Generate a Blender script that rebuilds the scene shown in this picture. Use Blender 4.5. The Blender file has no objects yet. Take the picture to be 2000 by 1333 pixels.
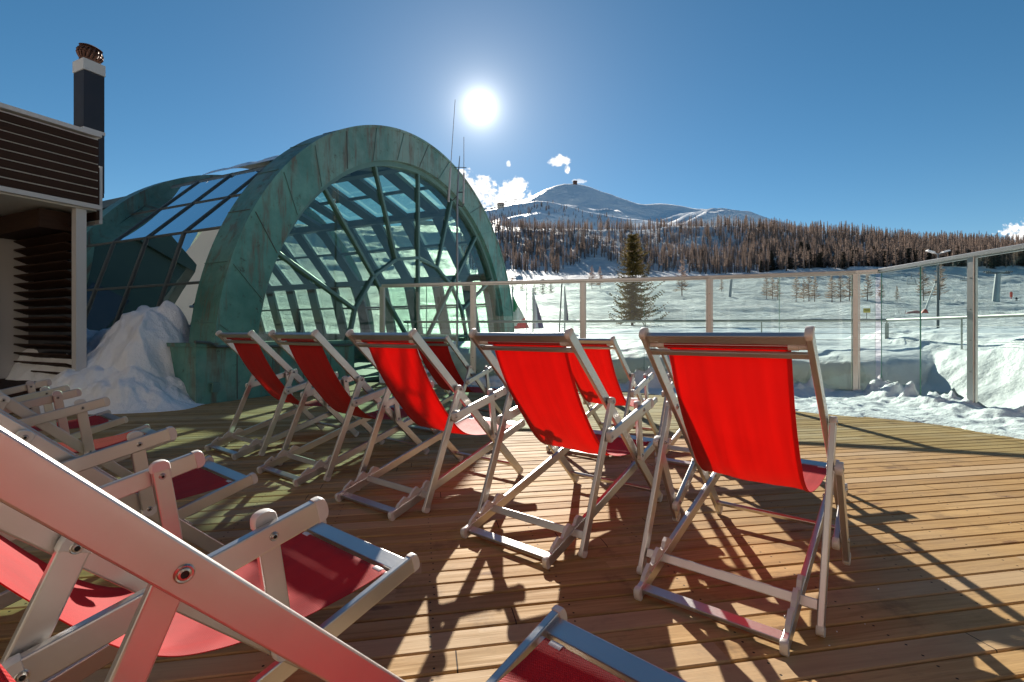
import bpy, math, random
import numpy as np
from mathutils import Vector, Matrix
from mathutils import noise as mnoise

R = math.radians
scene = bpy.context.scene
col = scene.collection
random.seed(11)
rng = np.random.default_rng(5)

# ------------------------------------------------------------------ camera
FOC, HOR, CAMZ = 954.0, 650.0, 1.05          # focal length and horizon in photo pixels (2000 wide), eye height
cam_d = bpy.data.cameras.new('camera')
cam_d.sensor_width = 36.0
cam_d.lens = FOC / 2000.0 * 36.0
cam_d.shift_y = -(666.5 - HOR) / 2000.0
cam_d.clip_start = 0.02
cam_d.clip_end = 20000.0
cam = bpy.data.objects.new('camera', cam_d)
cam.location = (0, 0, CAMZ)
cam.rotation_euler = (R(90), 0, 0)
col.objects.link(cam)
scene.camera = cam

# ------------------------------------------------------------------ light
SUN_DIR = Vector(((938 - 1000) / FOC, 1.0, (HOR - 210) / FOC)).normalized()
SUN_EL = math.asin(SUN_DIR.z)
SUN_AZ = math.atan2(SUN_DIR.x, SUN_DIR.y)

sun_d = bpy.data.lights.new('sun', 'SUN')
sun_d.energy = 4.6
sun_d.angle = R(0.5)
sun_d.color = (1.0, 0.93, 0.82)
sun = bpy.data.objects.new('sun', sun_d)
sun.rotation_euler = SUN_DIR.to_track_quat('Z', 'Y').to_euler()
sun.location = (0, 30, 30)
col.objects.link(sun)

world = bpy.data.worlds.new('World')
scene.world = world
world.use_nodes = True


class NT:
    """small helper that writes node graphs as expressions"""
    def __init__(self, tree):
        self.t = tree
        tree.nodes.clear()

    def n(self, typ, **kw):
        nd = self.t.nodes.new(typ)
        ins = kw.pop('i', {})
        for k, v in kw.items():
            setattr(nd, k, v)
        for k, v in ins.items():
            self.put(nd.inputs[k], v)
        return nd

    def put(self, sock, v):
        if isinstance(v, bpy.types.NodeSocket):
            self.t.links.new(v, sock)
        elif isinstance(v, bpy.types.Node):
            self.t.links.new(v.outputs[0], sock)
        else:
            if sock.type == 'RGBA' and not hasattr(v, '__len__'):
                v = (v, v, v, 1)
            elif sock.type == 'RGBA' and len(v) == 3:
                v = (*v, 1)
            sock.default_value = v

    def m(self, op, a, b=0.0, c=0.0, clamp=False):
        nd = self.t.nodes.new('ShaderNodeMath')
        nd.operation = op
        nd.use_clamp = clamp
        for k, v in enumerate((a, b, c)):
            self.put(nd.inputs[k], v)
        return nd.outputs[0]

    def ramp(self, v, lo, hi, a=0.0, b=1.0, smooth=True):
        nd = self.t.nodes.new('ShaderNodeMapRange')
        nd.interpolation_type = 'SMOOTHSTEP' if smooth else 'LINEAR'
        for k, x in zip(('Value', 'From Min', 'From Max', 'To Min', 'To Max'), (v, lo, hi, a, b)):
            self.put(nd.inputs[k], x)
        return nd.outputs[0]

    def mix(self, f, a, b, mode='MIX'):
        nd = self.t.nodes.new('ShaderNodeMix')
        nd.data_type = 'RGBA'
        nd.blend_type = mode
        self.put(nd.inputs[0], f)
        self.put(nd.inputs[6], a)
        self.put(nd.inputs[7], b)
        return nd.outputs[2]

    def noise(self, vec, scale, detail=4.0, rough=0.55, dims='3D', dist=0.0):
        nd = self.t.nodes.new('ShaderNodeTexNoise')
        nd.noise_dimensions = dims
        if vec is not None:
            self.put(nd.inputs['Vector'], vec)
        self.put(nd.inputs['Scale'], scale)
        self.put(nd.inputs['Detail'], detail)
        self.put(nd.inputs['Roughness'], rough)
        self.put(nd.inputs['Distortion'], dist)
        return nd.outputs[0]

    def vscale(self, vec, s):
        nd = self.t.nodes.new('ShaderNodeMapping')
        self.put(nd.inputs['Vector'], vec)
        nd.inputs['Scale'].default_value = s
        return nd.outputs[0]

    def bump(self, h, strength, dist, normal=None):
        nd = self.t.nodes.new('ShaderNodeBump')
        nd.inputs['Strength'].default_value = strength
        nd.inputs['Distance'].default_value = dist
        self.put(nd.inputs['Height'], h)
        if normal is not None:
            self.put(nd.inputs['Normal'], normal)
        return nd.outputs[0]


# sky: Nishita daylight, the bright air round the sun, and a few fair-weather clouds near the horizon
w = NT(world.node_tree)
sky = w.n('ShaderNodeTexSky', sky_type='NISHITA', sun_disc=False, sun_elevation=SUN_EL,
          sun_rotation=SUN_AZ % (2 * math.pi), altitude=2000.0, air_density=1.0, dust_density=0.12, ozone_density=1.6)
tc = w.n('ShaderNodeTexCoord')
dirv = tc.outputs['Generated']
nrm = w.n('ShaderNodeVectorMath', operation='NORMALIZE', i={0: dirv})
dot = w.n('ShaderNodeVectorMath', operation='DOT_PRODUCT', i={0: nrm.outputs[0], 1: tuple(SUN_DIR)}).outputs['Value']
dot = w.m('MAXIMUM', dot, 0.0)
th2 = w.m('MULTIPLY', w.m('SUBTRACT', 1.0, dot), 2.0)
g1 = w.m('DIVIDE', 17.0, w.m('POWER', w.m('ADD', 1.0, w.m('DIVIDE', th2, 0.019 ** 2)), 1.05))
g2 = w.m('MULTIPLY', w.m('POWER', dot, 60.0), 0.35)
g3 = w.m('MULTIPLY', w.m('POWER', dot, 14.0), 0.30)
glow = w.m('ADD', w.m('ADD', g1, g2), g3)
sx = w.n('ShaderNodeSeparateXYZ', i={0: nrm.outputs[0]})
yy = w.m('MAXIMUM', sx.outputs[1], 0.02)
ca = w.m('DIVIDE', sx.outputs[0], yy)
cb = w.m('DIVIDE', sx.outputs[2], yy)
cvec = w.n('ShaderNodeCombineXYZ', i={0: ca, 1: cb, 2: 0.0}).outputs[0]
cn = w.noise(cvec, 26.0, 7.0, 0.62, dist=0.3)
cn2 = w.noise(cvec, 90.0, 4.0, 0.6)


def cloud(px, py, rx, ry, tilt=0.0, gain=1.0):
    """a puff centred on a bearing and height, its edge broken up by noise"""
    dx = w.m('SUBTRACT', ca, (px - 1000) / FOC)
    dy = w.m('SUBTRACT', cb, (HOR - py) / FOC)
    dx = w.m('ADD', dx, w.m('MULTIPLY', dy, tilt))
    q = w.m('ADD', w.m('POWER', w.m('DIVIDE', w.m('ABSOLUTE', dx), rx / FOC), 2.0),
            w.m('POWER', w.m('DIVIDE', w.m('ABSOLUTE', dy), ry / FOC), 2.0))
    v = w.m('SUBTRACT', 1.0, q)
    v = w.m('ADD', v, w.m('MULTIPLY', w.m('SUBTRACT', cn, 0.5), 3.6))
    v = w.m('ADD', v, w.m('MULTIPLY', w.m('SUBTRACT', cn2, 0.5), 2.4))
    return w.m('MULTIPLY', w.ramp(v, 0.0, 0.75), gain)


cl = None
for args in ((940, 385, 58, 40), (1000, 372, 40, 26), (985, 395, 70, 30), (905, 350, 26, 20),
             (1093, 314, 22, 13, 0.0, 0.95), (1108, 332, 7, 12, 0.3, 0.8), (992, 322, 6, 8, 0.0, 0.6),
             (2000, 462, 50, 26, 0.45), (2060, 440, 70, 40), (1134, 354, 16, 5, 0.0, 0.5)):
    c_ = cloud(*args)
    cl = c_ if cl is None else w.m('MAXIMUM', cl, c_)
cl = w.m('MULTIPLY', cl, w.m('GREATER_THAN', sx.outputs[1], 0.02))
skyc = w.n('ShaderNodeVectorMath', operation='SCALE', i={0: sky.outputs[0], 'Scale': 0.051})
hs = w.n('ShaderNodeHueSaturation', i={'Hue': 0.489, 'Saturation': 1.26, 'Value': 1.0, 'Fac': 1.0, 'Color': skyc.outputs[0]})
gcol = w.n('ShaderNodeVectorMath', operation='SCALE', i={0: (0.09, 0.088, 0.082), 'Scale': glow})
tot = w.n('ShaderNodeVectorMath', operation='ADD', i={0: hs.outputs[0], 1: gcol.outputs[0]})
shade = w.ramp(cn2, 0.25, 0.7, 0.52, 0.75)
ccol = w.n('ShaderNodeCombineXYZ', i={0: shade, 1: w.m('MULTIPLY', shade, 0.99), 2: w.m('MULTIPLY', shade, 0.97)})
fin = w.mix(cl, tot.outputs[0], ccol.outputs[0])
bg = w.n('ShaderNodeBackground', i={'Color': fin, 'Strength': 1.0})
w.n('ShaderNodeOutputWorld', i={'Surface': bg.outputs[0]})

scene.view_settings.view_transform = 'Standard'
scene.view_settings.look = 'None'
scene.view_settings.gamma = 1.0
scene.view_settings.exposure = 0.92
cy = scene.cycles
cy.max_bounces = 14
cy.transparent_max_bounces = 32
cy.diffuse_bounces = 5
cy.glossy_bounces = 5
cy.transmission_bounces = 8
cy.caustics_reflective = False
cy.caustics_refractive = False
cy.sample_clamp_indirect = 6.0
try:
    cy.use_denoising = True
    cy.denoiser = 'OPENIMAGEDENOISE'
except Exception:
    pass

# ------------------------------------------------------------------ materials


def new_mat(name):
    m = bpy.data.materials.new(name)
    m.use_nodes = True
    t = NT(m.node_tree)
    out = t.n('ShaderNodeOutputMaterial')
    return m, t, out


def principled(t, **i):
    return t.n('ShaderNodeBsdfPrincipled', i={k.replace('_', ' '): v for k, v in i.items()})


def simple(name, color, rough=0.6, metal=0.0, var=0.15, scale=8.0, bump=0.0, spec=0.5):
    m, t, out = new_mat(name)
    oc = t.n('ShaderNodeTexCoord').outputs['Object']
    nz = t.noise(oc, scale, 5.0)
    c = t.mix(nz, tuple(x * (1 - var) for x in color), tuple(min(1, x * (1 + var)) for x in color))
    p = principled(t, Base_Color=c, Roughness=t.ramp(nz, 0.3, 0.7, rough * 0.88, min(1, rough * 1.12)), Metallic=metal)
    p.inputs['Specular IOR Level'].default_value = spec
    if bump:
        t.put(p.inputs['Normal'], t.bump(t.noise(oc, scale * 4, 5.0), 0.5, bump))
    t.put(out.inputs[0], p)
    return m


M = {}
# satin anodised aluminium with faint lengthwise brushing and scuffs
m, t, out = new_mat('satin_aluminium')
oc = t.n('ShaderNodeTexCoord').outputs['Object']
n1 = t.noise(oc, 9.0, 4.0)
n2 = t.noise(oc, 160.0, 2.0)
sc_ = t.ramp(t.noise(oc, 38.0, 6.0, 0.75), 0.66, 0.72)
c = t.mix(n1, (0.52, 0.505, 0.485), (0.62, 0.605, 0.585))
c = t.mix(t.m('MULTIPLY', sc_, 0.25), c, (0.42, 0.40, 0.38))
p = principled(t, Base_Color=c, Metallic=0.85, Roughness=t.m('ADD', 0.29, t.m('MULTIPLY', n2, 0.14)))
t.put(out.inputs[0], p)
M['alu'] = m

m, t, out = new_mat('white_plastic')
oc = t.n('ShaderNodeTexCoord').outputs['Object']
c = t.mix(t.noise(oc, 20.0, 4.0), (0.62, 0.59, 0.55), (0.74, 0.72, 0.68))
p = principled(t, Base_Color=c, Roughness=0.42)
p.inputs['Subsurface Weight'].default_value = 0.0
t.put(out.inputs[0], p)
M['plastic'] = m
M['steel'] = simple('bolt_steel', (0.45, 0.43, 0.40), 0.28, 1.0)
M['dark'] = simple('dark_recess', (0.02, 0.018, 0.016), 0.7)

# red woven sling: the sun shines through it
m, t, out = new_mat('red_canvas')
uv = t.n('ShaderNodeTexCoord').outputs['UV']
su = t.n('ShaderNodeSeparateXYZ', i={0: uv})
wx = t.m('SINE', t.m('MULTIPLY', su.outputs[0], 2 * math.pi * 84))
wy = t.m('SINE', t.m('MULTIPLY', su.outputs[1], 2 * math.pi * 230))
weave = t.m('MULTIPLY', wx, wy)
fold = t.ramp(t.noise(t.vscale(uv, (9.0, 1.0, 1.0)), 1.0, 3.0), 0.32, 0.68)
oc = t.n('ShaderNodeTexCoord').outputs['Object']
blot = t.noise(oc, 5.0, 4.0)
thr = t.ramp(weave, -0.6, 0.9)
base = t.mix(thr, (0.62, 0.010, 0.013), (0.92, 0.045, 0.045))
base = t.mix(t.m('MULTIPLY', t.ramp(blot, 0.45, 0.75), 0.35), base, (0.34, 0.010, 0.014))
blo2 = t.ramp(t.noise(oc, 2.6, 3.0), 0.3, 0.75, 1.0, 0.72)
trans = t.mix(fold, (0.47, 0.0010, 0.0008), (0.62, 0.002, 0.0012))  # light and shade of the folds put into the see-through colour
p = principled(t, Base_Color=base, Roughness=0.62)
p.inputs['Specular IOR Level'].default_value = 0.35
p.inputs['Sheen Weight'].default_value = 0.22
p.inputs['Sheen Roughness'].default_value = 0.45
t.put(p.inputs['Sheen Tint'], (1.0, 0.55, 0.52, 1))
bh = t.m('ADD', t.m('MULTIPLY', weave, 0.16), t.m('MULTIPLY', fold, 0.4))
nb = t.bump(bh, 0.4, 0.006)
t.put(p.inputs['Normal'], nb)
trans = t.mix(blo2, (0.30, 0.0008, 0.0006), trans)
hemline = t.ramp(t.m('ABSOLUTE', t.m('SUBTRACT', t.m('ABSOLUTE', t.m('SUBTRACT', su.outputs[0], 0.5)), 0.462)), 0.002, 0.005, 0.55, 1.0)
trans = t.mix(hemline, (0.25, 0.0006, 0.0005), trans)
tr = t.n('ShaderNodeBsdfTranslucent', i={'Color': trans, 'Normal': nb})
mx = t.n('ShaderNodeMixShader', i={0: 0.46, 1: p.outputs[0], 2: tr.outputs[0]})
t.put(out.inputs[0], mx)
M['red'] = m


# deck boards: colour per board, grain along the board, knots, screw heads in pairs, butt joints
PITCH = 0.1085
m, t, out = new_mat('larch_decking')
oc = t.n('ShaderNodeTexCoord').outputs['Object']
so = t.n('ShaderNodeSeparateXYZ', i={0: oc})
bx, by = so.outputs[0], so.outputs[1]
bi = t.m('FLOOR', t.m('DIVIDE', by, PITCH))
bf = t.m('SUBTRACT', t.m('SUBTRACT', by, t.m('MULTIPLY', bi, PITCH)), PITCH / 2)   # across the board from its middle
wn = t.n('ShaderNodeTexWhiteNoise', noise_dimensions='1D', i={'W': bi})
rnd = wn.outputs['Value']
joint_x = t.m('ADD', bx, t.m('MULTIPLY', rnd, 4.8))
seg = t.m('FLOOR', t.m('DIVIDE', joint_x, 4.8))
wn2 = t.n('ShaderNodeTexWhiteNoise', noise_dimensions='2D', i={'Vector': t.n('ShaderNodeCombineXYZ', i={0: bi, 1: seg, 2: 0.0}).outputs[0]})
br = wn2.outputs['Value']
gv = t.n('ShaderNodeCombineXYZ', i={0: t.m('ADD', t.m('MULTIPLY', bx, 1.6), t.m('MULTIPLY', br, 37.0)),
                                    1: t.m('MULTIPLY', by, 34.0), 2: t.m('MULTIPLY', br, 11.0)}).outputs[0]
grain = t.noise(gv, 1.0, 6.0, 0.62, dist=0.9)
gv2 = t.n('ShaderNodeCombineXYZ', i={0: t.m('MULTIPLY', bx, 7.0), 1: t.m('MULTIPLY', by, 190.0), 2: br}).outputs[0]
fine = t.noise(gv2, 1.0, 3.0, 0.6)
kv = t.n('ShaderNodeCombineXYZ', i={0: t.m('MULTIPLY', bx, 2.4), 1: t.m('MULTIPLY', by, 7.5), 2: t.m('MULTIPLY', br, 5.0)}).outputs[0]
vor = t.n('ShaderNodeTexVoronoi', i={'Vector': kv, 'Scale': 1.0})
kd = t.m('ADD', vor.outputs['Distance'], t.m('MULTIPLY', t.m('SUBTRACT', t.noise(oc, 40.0, 3.0), 0.5), 0.16))
rare = t.m('GREATER_THAN', t.n('ShaderNodeSeparateColor', i={0: vor.outputs['Color']}).outputs[0], 0.55)
knot = t.m('MULTIPLY', t.ramp(kd, 0.06, 0.17, 1.0, 0.0), rare)
ring = t.m('MULTIPLY', t.m('MULTIPLY', t.ramp(kd, 0.1, 0.5, 1.0, 0.0), rare), t.m('ADD', 0.5, t.m('MULTIPLY', 0.5, t.m('SINE', t.m('MULTIPLY', kd, 70.0)))))
col1 = t.mix(br, (0.40, 0.235, 0.085), (0.60, 0.39, 0.17))
col1 = t.mix(t.ramp(grain, 0.35, 0.75), col1, t.mix(br, (0.24, 0.13, 0.048), (0.40, 0.245, 0.10)))
col1 = t.mix(t.m('MULTIPLY', t.ramp(fine, 0.5, 0.8), 0.35), col1, (0.20, 0.105, 0.05))
col1 = t.mix(t.m('MULTIPLY', ring, 0.25), col1, (0.22, 0.10, 0.04))
col1 = t.mix(t.m('MULTIPLY', knot, 0.75), col1, (0.13, 0.055, 0.025))
big = t.noise(oc, 0.9, 4.0)
col1 = t.mix(t.m('MULTIPLY', t.ramp(big, 0.42, 0.72), 0.30), col1, (0.36, 0.29, 0.20))
stain = t.noise(oc, 3.2, 5.0, 0.7)
col1 = t.mix(t.m('MULTIPLY', t.ramp(stain, 0.53, 0.70), 0.55), col1, (0.14, 0.085, 0.045))
mid = t.mix(t.m('MULTIPLY', t.m('GREATER_THAN', br, 0.72), 0.55), col1, (0.46, 0.33, 0.20))
col1 = mid
# screw heads
jx = t.m('ADD', bx, 0.23)
jf = t.m('SUBTRACT', t.m('SUBTRACT', jx, t.m('MULTIPLY', t.m('FLOOR', t.m('DIVIDE', jx, 0.52)), 0.52)), 0.26)
jf = t.m('ADD', jf, t.m('MULTIPLY', t.m('SUBTRACT', rnd, 0.5), 0.02))
dy = t.m('SUBTRACT', t.m('ABSOLUTE', bf), 0.028)
dd = t.m('SQRT', t.m('ADD', t.m('POWER', t.m('ABSOLUTE', jf), 2.0), t.m('POWER', t.m('ABSOLUTE', dy), 2.0)))
screw = t.ramp(dd, 0.0032, 0.0052, 1.0, 0.0)
col1 = t.mix(screw, col1, (0.02, 0.015, 0.012))
jd = t.m('ABSOLUTE', t.m('SUBTRACT', t.m('SUBTRACT', joint_x, t.m('MULTIPLY', seg, 4.8)), 2.4))
butt = t.ramp(jd, 0.0012, 0.0030, 1.0, 0.0)
col1 = t.mix(butt, col1, (0.03, 0.02, 0.015))
p = principled(t, Base_Color=col1, Roughness=t.ramp(grain, 0.2, 0.8, 0.62, 0.85))
p.inputs['Specular IOR Level'].default_value = 0.18
hh = t.m('SUBTRACT', t.m('SUBTRACT', t.m('ADD', grain, t.m('MULTIPLY', fine, 0.6)), t.m('MULTIPLY', screw, 2.0)), t.m('MULTIPLY', butt, 3.0))
t.put(p.inputs['Normal'], t.bump(hh, 0.5, 0.0022))
t.put(out.inputs[0], p)
M['deck'] = m

# snow
def snow_mat(name, s1, s2, d1, d2, track=False, alb=1.0):
    m, t, out = new_mat(name)
    oc = t.n('ShaderNodeTexCoord').outputs['Object']
    a = t.noise(oc, s1, 7.0, 0.6)
    b = t.noise(oc, s2, 5.0, 0.6)
    c = t.mix(a, (0.74 * alb, 0.75 * alb, 0.77 * alb), (0.83 * alb, 0.83 * alb, 0.83 * alb))
    p = principled(t, Base_Color=c, Roughness=0.55)
    p.inputs['Specular IOR Level'].default_value = 0.25
    nb = t.bump(a, 0.8, d1)
    nb = t.bump(b, 0.7, d2, nb)
    if track:
        far_ = t.ramp(t.n('ShaderNodeSeparateXYZ', i={0: oc}).outputs[1], 16.0, 45.0)
        gx = t.noise(t.vscale(oc, (0.035, 0.16, 0.1)), 1.0, 6.0, 0.7, dist=1.4)
        gy = t.noise(t.vscale(oc, (0.10, 0.55, 0.3)), 1.0, 6.0, 0.72, dist=1.0)
        nb = t.bump(t.m('MULTIPLY', gx, far_), 1.0, 3.6, nb)
        nb = t.bump(t.m('MULTIPLY', gy, far_), 1.0, 2.0, nb)
        vo = t.n('ShaderNodeTexVoronoi', feature='SMOOTH_F1', i={'Vector': t.vscale(oc, (1.1, 0.55, 1.0)), 'Scale': 0.8})
        nb = t.bump(t.m('MULTIPLY', t.m('MULTIPLY', vo.outputs['Distance'], far_), t.ramp(gx, 0.45, 0.6)), 0.6, 0.5, nb)
    t.put(p.inputs['Normal'], nb)
    t.put(out.inputs[0], p)
    return m


M['snow'] = snow_mat('packed_snow', 9.0, 60.0, 0.035, 0.006, alb=1.15)
M['snowfield'] = snow_mat('ski_slope_snow', 0.7, 5.0, 0.12, 0.03, True, alb=1.16)
M['snowfar'] = snow_mat('mountain_snow', 0.010, 0.05, 26.0, 6.0, alb=1.16)

# weathered copper with verdigris
m, t, out = new_mat('verdigris_copper')
oc = t.n('ShaderNodeTexCoord').outputs['Object']
a = t.noise(oc, 0.9, 6.0, 0.65)
st = t.noise(t.vscale(oc, (5.0, 5.0, 0.7)), 1.0, 6.0, 0.7)
sp = t.noise(oc, 6.0, 7.0, 0.75)
c = t.mix(t.ramp(a, 0.3, 0.7), (0.068, 0.215, 0.175), (0.17, 0.375, 0.305))
ow = t.n('ShaderNodeSeparateXYZ', i={0: oc}).outputs[2]
topm = t.ramp(ow, 3.2, 5.6)
c = t.mix(t.m('MULTIPLY', topm, t.ramp(a, 0.35, 0.65, 0.25, 0.7)), c, (0.30, 0.34, 0.27))
c = t.mix(t.m('MULTIPLY', t.ramp(st, 0.48, 0.66), 0.85), c, (0.17, 0.125, 0.085))
c = t.mix(t.m('MULTIPLY', t.ramp(sp, 0.57, 0.70), 0.85), c, (0.065, 0.06, 0.045))
c = t.mix(t.m('MULTIPLY', t.ramp(t.noise(oc, 1.7, 5.0), 0.54, 0.68), 0.55), c, (0.25, 0.38, 0.31))
c = t.mix(t.m('MULTIPLY', t.ramp(t.noise(t.vscale(oc, (14.0, 14.0, 1.2)), 1.0, 5.0, 0.7), 0.55, 0.7), t.m('MULTIPLY', topm, 0.7)), c, (0.20, 0.11, 0.075))
p = principled(t, Base_Color=c, Metallic=0.25, Roughness=t.ramp(sp, 0.3, 0.7, 0.42, 0.62))
t.put(p.inputs['Normal'], t.bump(t.m('ADD', a, t.m('MULTIPLY', sp, 0.25)), 0.35, 0.03))
t.put(out.inputs[0], p)
M['copper'] = m
M['copper_frame'] = simple('green_glazing_bar', (0.13, 0.245, 0.215), 0.5, 0.2, 0.25, 3.0)
M['bar_grey'] = simple('bronze_glazing_bar', (0.12, 0.13, 0.115), 0.5, 0.3, 0.3, 3.0)


def glass_mat(name, tint, f0, rough=0.0, wob=0.0, boost=1.0, dirt=0.0):
    m, t, out = new_mat(name)
    fr = t.n('ShaderNodeFresnel', i={'IOR': 1.5})
    fac = t.m('MULTIPLY', t.m('ADD', fr.outputs[0], f0), boost, clamp=True)
    tr = t.n('ShaderNodeBsdfTransparent', i={'Color': tint})
    gl = t.n('ShaderNodeBsdfGlossy', i={'Color': (0.95, 0.97, 0.96), 'Roughness': rough})
    oc = t.n('ShaderNodeTexCoord').outputs['Object']
    if wob:
        t.put(gl.inputs['Normal'], t.bump(t.noise(oc, 0.9, 2.0), 0.3, wob))
    mx = t.n('ShaderNodeMixShader', i={0: fac, 1: tr.outputs[0], 2: gl.outputs[0]})
    res = mx
    if dirt:
        df = t.n('ShaderNodeBsdfDiffuse', i={'Color': (0.7, 0.72, 0.7)})
        dn = t.m('MULTIPLY', t.ramp(t.noise(oc, 2.2, 6.0, 0.7), 0.35, 0.8), dirt)
        res = t.n('ShaderNodeMixShader', i={0: dn, 1: mx.outputs[0], 2: df.outputs[0]})
    t.put(out.inputs[0], res)
    return m


M['fence_glass'] = glass_mat('clear_fence_glass', (0.775, 0.93, 0.87), 0.015, dirt=0.06)
M['front_glass'] = glass_mat('vault_front_glass', (0.78, 0.93, 0.87), 0.03, wob=0.02, dirt=0.04)
M['vault_glass'] = glass_mat('vault_roof_glass', (0.60, 0.78, 0.64), 0.10, wob=0.03, boost=1.25, dirt=0.03)
M['dark_glass'] = glass_mat('solar_control_glass', (0.16, 0.27, 0.20), 0.16, wob=0.004, boost=1.3, dirt=0.01)
M['rafter'] = simple('blue_grey_rafter', (0.17, 0.23, 0.255), 0.5, 0.1)
M['hall_floor'] = simple('hall_floor_stone', (0.16, 0.17, 0.15), 0.5)
M['glass_edge'] = simple('green_glass_edge', (0.10, 0.30, 0.22), 0.2)

M['white_paint'] = simple('white_paint', (0.58, 0.56, 0.545), 0.5, 0.0, 0.06, 2.0)
M['soffit'] = simple('soffit_paint', (0.55, 0.54, 0.51), 0.6, 0.0, 0.06, 2.0)
m, t, out = new_mat('brown_cladding')
oc = t.n('ShaderNodeTexCoord').outputs['Object']
g = t.noise(t.vscale(oc, (1.0, 1.0, 14.0)), 3.0, 5.0, 0.65)
c = t.mix(g, (0.022, 0.010, 0.006), (0.062, 0.030, 0.018))
p = principled(t, Base_Color=c, Roughness=0.7)
p.inputs['Specular IOR Level'].default_value = 0.2
t.put(p.inputs['Normal'], t.bump(g, 0.4, 0.01))
t.put(out.inputs[0], p)
M['brown'] = m
M['charcoal'] = simple('charcoal_metal', (0.030, 0.027, 0.032), 0.45, 0.3, 0.2, 3.0)
M['rust'] = simple('rusty_cowl', (0.16, 0.075, 0.05), 0.6, 0.5, 0.4, 12.0)
M['door'] = simple('grey_door', (0.40, 0.40, 0.40), 0.5, 0.0, 0.05, 2.0)
M['pole_grey'] = simple('galvanised_pole', (0.33, 0.34, 0.35), 0.45, 0.7, 0.15, 6.0)
M['pole_dark'] = simple('dark_pole', (0.09, 0.10, 0.11), 0.5, 0.4, 0.2, 6.0)
M['stainless'] = simple('stainless_rail', (0.34, 0.36, 0.33), 0.5, 0.5, 0.1, 6.0)
M['bark'] = simple('larch_bark', (0.13, 0.090, 0.070), 0.9, 0.0, 0.4, 6.0)


def foliage(name, a, b, tl):
    m, t, out = new_mat(name)
    oc = t.n('ShaderNodeTexCoord').outputs['Object']
    n = t.noise(oc, 1.3, 4.0, 0.7)
    oi = t.n('ShaderNodeObjectInfo')
    c = t.mix(t.m('ADD', t.ramp(n, 0.3, 0.7, 0, 0.7), t.m('MULTIPLY', oi.outputs['Random'], 0.3)), a, b)
    d = t.n('ShaderNodeBsdfDiffuse', i={'Color': c})
    tr = t.n('ShaderNodeBsdfTranslucent', i={'Color': c})
    mx = t.n('ShaderNodeMixShader', i={0: tl, 1: d.outputs[0], 2: tr.outputs[0]})
    t.put(out.inputs[0], mx)
    return m


M['larch'] = foliage('bare_larch_twigs', (0.20, 0.145, 0.12), (0.46, 0.34, 0.275), 0.5)
M['spruce'] = foliage('spruce_needles', (0.055, 0.048, 0.018), (0.22, 0.16, 0.058), 0.45)
M['darkspruce'] = foliage('dark_spruce_needles', (0.018, 0.022, 0.018), (0.06, 0.055, 0.045), 0.25)
M['flag_blue'] = simple('blue_flag_cloth', (0.035, 0.04, 0.16), 0.8)
M['flag_pale'] = simple('pale_flag_cloth', (0.55, 0.56, 0.62), 0.8)
M['flag_green'] = simple('green_flag_cloth', (0.02, 0.30, 0.13), 0.8)
M['flag_white'] = simple('white_flag_cloth', (0.75, 0.74, 0.70), 0.8)
M['flag_red'] = simple('red_flag_cloth', (0.62, 0.04, 0.05), 0.8)
M['pad_red'] = simple('red_safety_pad', (0.60, 0.045, 0.025), 0.55)
M['net_pale'] = simple('faded_red_net', (0.55, 0.24, 0.22), 0.8)
M['yellow'] = simple('yellow_sign', (0.72, 0.52, 0.10), 0.5)
M['beige'] = simple('beige_render', (0.52, 0.44, 0.35), 0.8, 0.0, 0.1, 0.3)
M['window_dark'] = simple('dark_window', (0.03, 0.035, 0.045), 0.15)
M['clothes_dark'] = simple('dark_ski_clothes', (0.03, 0.03, 0.05), 0.8)
M['clothes_red'] = simple('red_ski_clothes', (0.5, 0.04, 0.05), 0.8)

# ------------------------------------------------------------------ mesh helpers


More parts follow.
